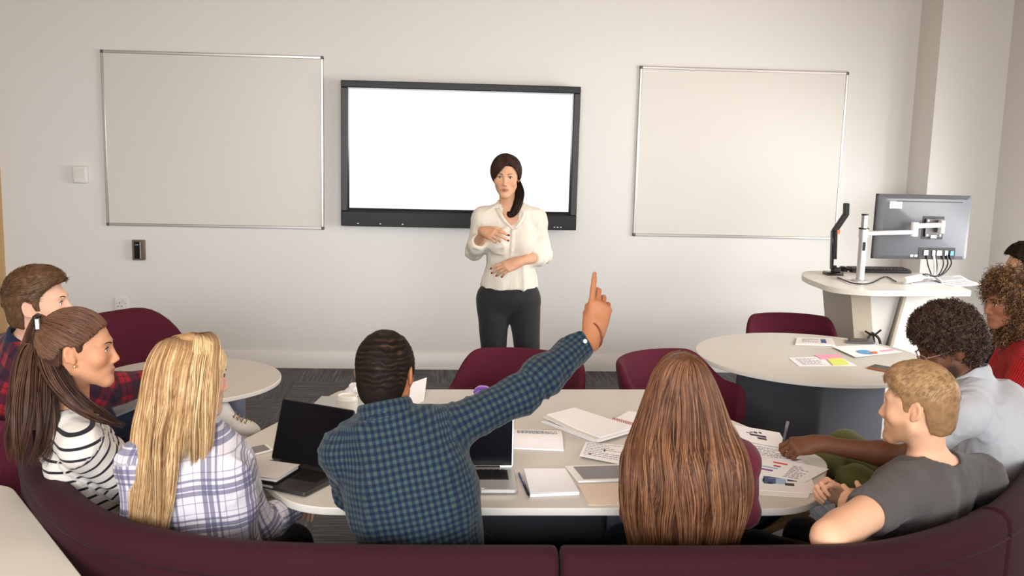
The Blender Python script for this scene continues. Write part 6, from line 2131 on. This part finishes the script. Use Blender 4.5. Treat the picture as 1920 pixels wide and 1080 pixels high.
# ------------------------------------------------------------------ man in red plaid shirt
def build_plaid():
    pel = A([-1.74, 4.00, 0.55]); R = rot_frame(52)
    kn = [pel + R @ A([-0.10, 0.43, -0.05]), pel + R @ A([0.08, 0.42, 0.12])]
    an = [kn[0] * A([1, 1, 0]) + A([0.03, 0.03, 0.10]), aty(412, 779, 4.34)]
    nk = aty(46, 648, 3.92); Rt = R[:, 0]
    sh = [nk - Rt * 0.19 - A([0, 0, 0.06]), nk + Rt * 0.19 - A([0, 0, 0.07])]
    J = dict(neck=nk, che=lerp(nk, pel, 0.42), pel=pel, rt=Rt, sh=sh, el=[sh[0] + A([0.15, 0.1, -0.22]), aty(188, 735, 3.90)], wr=[sh[0] + A([0.34, 0.22, -0.30]), aty(292, 712, 4.04)], kn=kn, an=an)
    p = Person('man with brown hair in red and navy plaid shirt seated at the far left', SK['plaid'], False, J, dict(c=aty(72, 573, 3.86), yaw=86, pitch=-9, s=1.08), headres=0.0034, w=1.04, foot_dir=[(0.79, 0.6, 0), (1, 0.1, -0.12)])
    p.face(M['iris_blue'], M['hair_brown'], 0.0026)
    p.shirt(M['redplaid'], g=0.016, upto=1.95, hem=-0.06, ncut=0.068, amp=0.005, seed=11, armg=0.02)
    p.collar(M['navycollar'], r=0.072, h=0.048, gap=60, spread=0.010, drop=0.6, lift=0.006)
    p.trousers(M['jeans'])
    p.shoe(0, M['shoewhite'], M['white'], (0.79, 0.6, 0))
    o, b, Rs = p.shoe(1, M['shoewhite'], M['white'], (1, 0.1, -0.12), 0.255)
    lc_ = MB()
    for k_ in range(6):
        y = 0.045 + k_ * 0.017; z = 0.100 - 0.0080 * k_
        lc_.tube([b + Rs @ A([-0.030, y, z - 0.012]), b + Rs @ A([0, y + 0.006, z + 0.004]), b + Rs @ A([0.030, y, z - 0.012])], 0.0028, 6)
        lc_.tube([b + Rs @ A([-0.028, y, z - 0.010]), b + Rs @ A([0.028, y + 0.014, z - 0.014])], 0.0022, 6)
    lc_.build('laces', plain('tan_laces', S(150, 116, 88), 0.8), o)
    V, Q, N, q = shell(p.h, 0.006, 0.012, res=0.0045, rough=0.002, lump=0.002, extra=[((0, 0.055, 0.092), (0.052, 0.040, 0.034))], back=-0.062)
    parts = [shell_part(V, Q), fuzz(p.h, V, N, q, 3200, 0.026, 0.0012, 0.30, 3, fwd=0.28, sel=q[:, 2] > 0.03, up=0.1), fuzz(p.h, V, N, q, 1600, 0.010, 0.0009, 0.3, 5)]
    hair_obj(parts, M['hair_brown'], p.o)
    return p


# ------------------------------------------------------------------ man in grey T-shirt
def build_grey():
    pel = A([1.40, 2.93, 0.54]); kn, an = seat_legs(pel, -30, spread=0.12)
    nk = aty(1752, 872, 2.94)
    el = aty(1556, 1008, 2.58); wr = aty(1624, 966, 2.80); sl = aty(1688, 922, 2.82); sr = aty(1838, 898, 3.06); elr = sr + A([-0.06, 0.24, -0.20])
    J = dict(neck=nk, che=lerp(nk, pel, 0.42), pel=pel, rt=(0.76, 0.65, 0), sh=[sl, sr], el=[el, elr], wr=[wr, A([1.30, 3.06, 0.76])], kn=kn, an=an)
    p = Person('man with short sandy hair in grey T-shirt, elbow on the sofa back, seen from behind', SK['sandy'], False, J, dict(c=aty(1724, 762, 2.93), yaw=-50, pitch=2, s=1.03), neck_r=0.058,
               hands=(dict(d=(-0.45, 0.80, 0.25), n=(-0.60, -0.55, 0.45), curls=[(30, 35, 20), (60, 60, 30), (66, 66, 30), (70, 66, 30)], thumb=(34, 8, 8, 20), s=0.98),
                      dict(d=(-0.75, 0.10, 0.40), n=(-0.2, 0.75, 0.5), curls=[(60, 60, 30)] * 4, thumb=(30, 20, 20, 40), s=0.96)), arm_w=1.22, handres=0.0034)
    p.shirt(M['greytee'], g=0.013, upto=0.52, hem=-0.06, ncut=0.078, amp=0.006, seed=13, name='tshirt', armg=0.016, arm_w=1.22, f=11)
    p.trousers(M['blacktrousers']); [p.shoe(i, M['black'], M['tansole'], (-0.67, 0.74, 0)) for i in (0, 1)]
    V, Q, N, q = shell(p.h, 0.0035, 0.011, res=0.0045, rough=0.0012, lump=0.001, extra=[((0, 0.050, 0.085), (0.050, 0.046, 0.036))], back=-0.076)
    sp_ = shell_part(V, Q); sp_ = (sp_[0], sp_[1], np.clip(sp_[2] * 0.5 + 0.02 + 0.33 * np.clip((q[:, 2] - 0.01) / 0.07, 0, 1), 0, 1), sp_[3])
    parts = [sp_, fuzz(p.h, V, N, q, 9000, 0.020, 0.0008, 0.16, 3, fwd=0.25, sel=q[:, 2] > 0.050, swirl=0.7)]
    fz_ = fuzz(p.h, V, N, q, 9000, 0.008, 0.0006, 0.2, 5); parts.append((fz_[0], fz_[1], fz_[2] * 0.7, fz_[3]))
    hair_obj(parts, M['hair_sandy'], p.o)
    return p


# ------------------------------------------------------------------ man with afro hair
def build_afro():
    pel = A([1.93, 3.42, 0.54]); R = rot_frame(-75)
    kn = [aty(1602, 905, 3.58), aty(1584, 838, 3.75)]
    an = [kn[0] * A([1, 1, 0]) + A([0.02, 0.03, 0.10]), aty(1470, 930, 3.62)]
    nk = aty(1822, 716, 3.42)
    wr = aty(1536, 832, 3.50)
    J = dict(neck=nk, che=aty(1862, 815, 3.42), pel=pel, rt=(0.1, 1, 0), sh=[aty(1812, 776, 3.27), aty(1812, 756, 3.60)], el=[aty(1700, 858, 3.34), aty(1740, 850, 3.72)], wr=[wr, aty(1640, 890, 3.66)], kn=kn, an=an)
    p = Person('man with afro hair and glasses in light grey polo shirt, writing at the table', SK['dark'], False, J, dict(c=aty(1780, 652, 3.45), yaw=-82, pitch=20, s=1.02), foot_dir=[(-1, 0.1, 0), (-0.9, -0.1, -0.35)],
               hands=(dict(d=(-0.96, 0.05, -0.12), n=(-0.1, -0.55, 0.80), curls=[(42, 50, 20), (50, 60, 30), (55, 66, 34), (58, 66, 34)], thumb=(40, 22, 18, 55), s=1.06), None), handres=0.0034)
    p.face(M['iris_brown'], M['lash'], 0.0024)
    p.shirt(M['polo'], g=0.016, upto=0.78, hem=-0.06, ncut=0.066, amp=0.006, seed=15, name='polo_shirt', armg=0.014)
    p.collar(M['polo'], r=0.068, h=0.046, gap=60, spread=0.012, drop=0.7)
    p.trousers(M['olive']); [p.shoe(i, M['black'], M['tansole'], ((-1, 0.1, 0), (-0.9, -0.1, -0.35))[i]) for i in (0, 1)]
    ells = [((0, -0.010, 0.066), (0.112, 0.102, 0.096)), ((0, -0.045, 0.015), (0.102, 0.078, 0.092)), ((0, 0.032, 0.080), (0.090, 0.074, 0.068))]
    cuts = [((0, 0.115, -0.045), (0.14, 0.095, 0.100)), ((0.10, 0.010, -0.05), (0.05, 0.06, 0.075)), ((-0.10, 0.010, -0.05), (0.05, 0.06, 0.075))]
    V, Q, N, q = mass(p.h, ells, cuts, 5, lump=0.007)
    g = np.random.default_rng(3); idx = g.choice(len(V), 7500)
    parts = [shell_part(V, Q), coils(V[idx] - N[idx] * 0.006, N[idx], 0.022, 0.0046, 2.2, 14, 0.0009, 0.0, 4)]
    hair_obj(parts, M['hair_afro'], p.o)
    # beard
    V, Q, N, q = mass(p.h, [((0, 0.045, -0.075), (0.060, 0.052, 0.052)), ((0, 0.072, -0.104), (0.030, 0.026, 0.024))], [((0, 0.100, -0.060), (0.036, 0.040, 0.022)), ((0, 0.09, -0.01), (0.10, 0.07, 0.047))], 6, 0.005, 0.002, 90)
    idx = g.choice(len(V), 900)
    hair_obj([shell_part(V, Q), coils(V[idx], N[idx], 0.006, 0.002, 1.2, 8, 0.0007, 0, 6)], M['hair_black'], p.o, 'beard')
    b = MB()
    for sx in (-1, 1):
        b.tube([p.pt(sx * (0.033 + 0.024 * math.cos(a)), 0.108 - 0.010 * abs(math.cos(a)) * (1 if sx * math.cos(a) * sx > 0 else 0), -0.006 + 0.018 * math.sin(a)) for a in np.linspace(0, 2 * PI, 21)], 0.0022, 6)
        b.tube([p.pt(sx * 0.057, 0.098, 0.004), p.pt(sx * 0.082, 0.060, 0.010), p.pt(sx * 0.086, 0.0, 0.016)], 0.0026, 6)
    b.tube([p.pt(-0.010, 0.112, 0.0), p.pt(0, 0.115, 0.003), p.pt(0.010, 0.112, 0.0)], 0.002, 6)
    b.build('eyeglasses', plain('clear_brown_glasses', S(150, 110, 104), 0.2), p.o)
    tp = p.tips[0]; f = tp[0][0]; th = tp[4][0]
    nib = lerp(f, th, 0.5); nib = A([nib[0] - 0.018, nib[1] + 0.004, TZ + 0.004])
    top = aty(1480, 778, 3.50); ax_ = unit(top - nib)
    pn = empty('pen', nib, 'grey pen held by the man writing at the table', 'pen')
    MB().tube([nib, nib + ax_ * 0.012, nib + ax_ * 0.06], [0.0010, 0.004, 0.0048], 10).build('tip', M['black'], pn)
    MB().tube([nib + ax_ * 0.06, nib + ax_ * 0.13], 0.0050, 10).build('barrel', M['greyplastic'], pn)
    MB().tube([nib + ax_ * 0.13, nib + ax_ * 0.155], [0.0064, 0.0060], 10).build('cap', plain('smoky_pen_cap', S(110, 112, 116), 0.2), pn)
    return p


# ------------------------------------------------------------------ woman with curls, man at the right edge
def build_curly():
    nk = aty(1916, 640, 4.40); pel = A([nk[0] + 0.10, 4.42, 0.54]); R = rot_frame(-72); Rt = R[:, 0]
    kn, an = seat_legs(pel, -72, spread=0.09)
    sh = [nk - Rt * 0.16 - A([0, 0, 0.06]), nk + Rt * 0.16 - A([0, 0, 0.06])]
    J = dict(neck=nk, che=lerp(nk, pel, 0.42), pel=pel, rt=Rt, sh=sh, el=[sh[0] + A([-0.10, 0.02, -0.24]), sh[1] + A([-0.10, 0.04, -0.24])], wr=[sh[0] + A([-0.28, 0.16, -0.36]), sh[1] + A([-0.30, 0.04, -0.36])], kn=kn, an=an)
    p = Person('woman with curly brown hair in red ribbed jumper at the right edge, profile facing left', SK['curly'], True, J, dict(c=aty(1890, 565, 4.40), yaw=-96, pitch=6, s=1.0), headres=0.0034)
    p.face(M['iris_brown'], M['lash'], 0.0022)
    p.shirt(M['redknit'], g=0.018, upto=1.9, hem=-0.06, ncut=0.062, amp=0.003, seed=17, name='jumper', armg=0.018)
    p.collar(M['pinkcloth'], r=0.066, h=0.03, gap=40, spread=0.012, drop=0.9, name='pink_scarf')
    p.trousers(M['jeans']); [p.shoe(i, M['black'], M['white'], (-0.95, 0.3, 0)) for i in (0, 1)]
    ells = [((0, -0.035, 0.050), (0.112, 0.118, 0.095)), ((0, -0.075, -0.04), (0.125, 0.105, 0.115)), ((0.0, -0.07, -0.13), (0.13, 0.085, 0.08))]
    cuts = [((0, 0.125, -0.040), (0.15, 0.125, 0.108))]
    V, Q, N, q = mass(p.h, ells, cuts, 7, lump=0.009)
    g = np.random.default_rng(5); idx = g.choice(len(V), 4200)
    d = N[idx] * 0.8 + A([0, 0, -0.45])
    parts = [shell_part(V, Q), coils(V[idx] - N[idx] * 0.008, d, 0.055, 0.0064, 2.8, 20, 0.0010, 0.012, 5)]
    sel = np.nonzero((q[:, 1] > 0.0) & (q[:, 2] > 0.075))[0]; idx = g.choice(sel, 200)
    parts.append(coils(V[idx], N[idx] * 0.7 + A([-0.35, 0, 0.1]), 0.035, 0.007, 2.0, 18, 0.0010, 0.01, 6))
    hair_obj(parts, M['hair_curly'], p.o)
    return p


def build_last():
    hc = aty(1924, 502, 5.25); nk = hc + A([0.05, 0.0, -0.17]); pel = A([nk[0] + 0.10, 5.27, 0.55]); R = rot_frame(-75); Rt = R[:, 0]
    kn, an = seat_legs(pel, -75)
    sh = [nk - Rt * 0.19 - A([0, 0, 0.06]), nk + Rt * 0.19 - A([0, 0, 0.06])]
    J = dict(neck=nk, che=lerp(nk, pel, 0.42), pel=pel, rt=Rt, sh=sh, el=[sh[0] + A([-0.08, 0.0, -0.28]), sh[1] + A([-0.08, 0.04, -0.28])], wr=[sh[0] + A([-0.28, 0.1, -0.38]), sh[1] + A([-0.30, 0.0, -0.38])], kn=kn, an=an)
    p = Person('man with short black hair cut off by the right edge behind the curly haired woman', SK['last'], False, J, dict(c=hc, yaw=-70, pitch=2, s=1.0), res=0.012, headres=0.0045)
    p.face(M['iris_brown'], M['lash'])
    p.shirt(M['jeans'], g=0.014, upto=1.9, hem=-0.06, ncut=0.066, amp=0.003, res=0.010)
    p.trousers(M['blacktrousers'], res=0.012); [p.shoe(i, M['black'], M['white'], (-1, 0.2, 0)) for i in (0, 1)]
    V, Q, N, q = shell(p.h, 0.009, 0.012, res=0.005, lump=0.002)
    hair_obj([shell_part(V, Q), fuzz(p.h, V, N, q, 2600, 0.018, 0.0011, 0.4, 3, sel=q[:, 2] > 0.0)], M['hair_black'], p.o)
    return p


PEOPLE = {}
for nm, f in dict(teacher=build_teacher, raised=build_raised, auburn=build_auburn, blonde=build_blonde, pony=build_pony, plaid=build_plaid, grey=build_grey, afro=build_afro, curly=build_curly, last=build_last).items():
    PEOPLE[nm] = f()
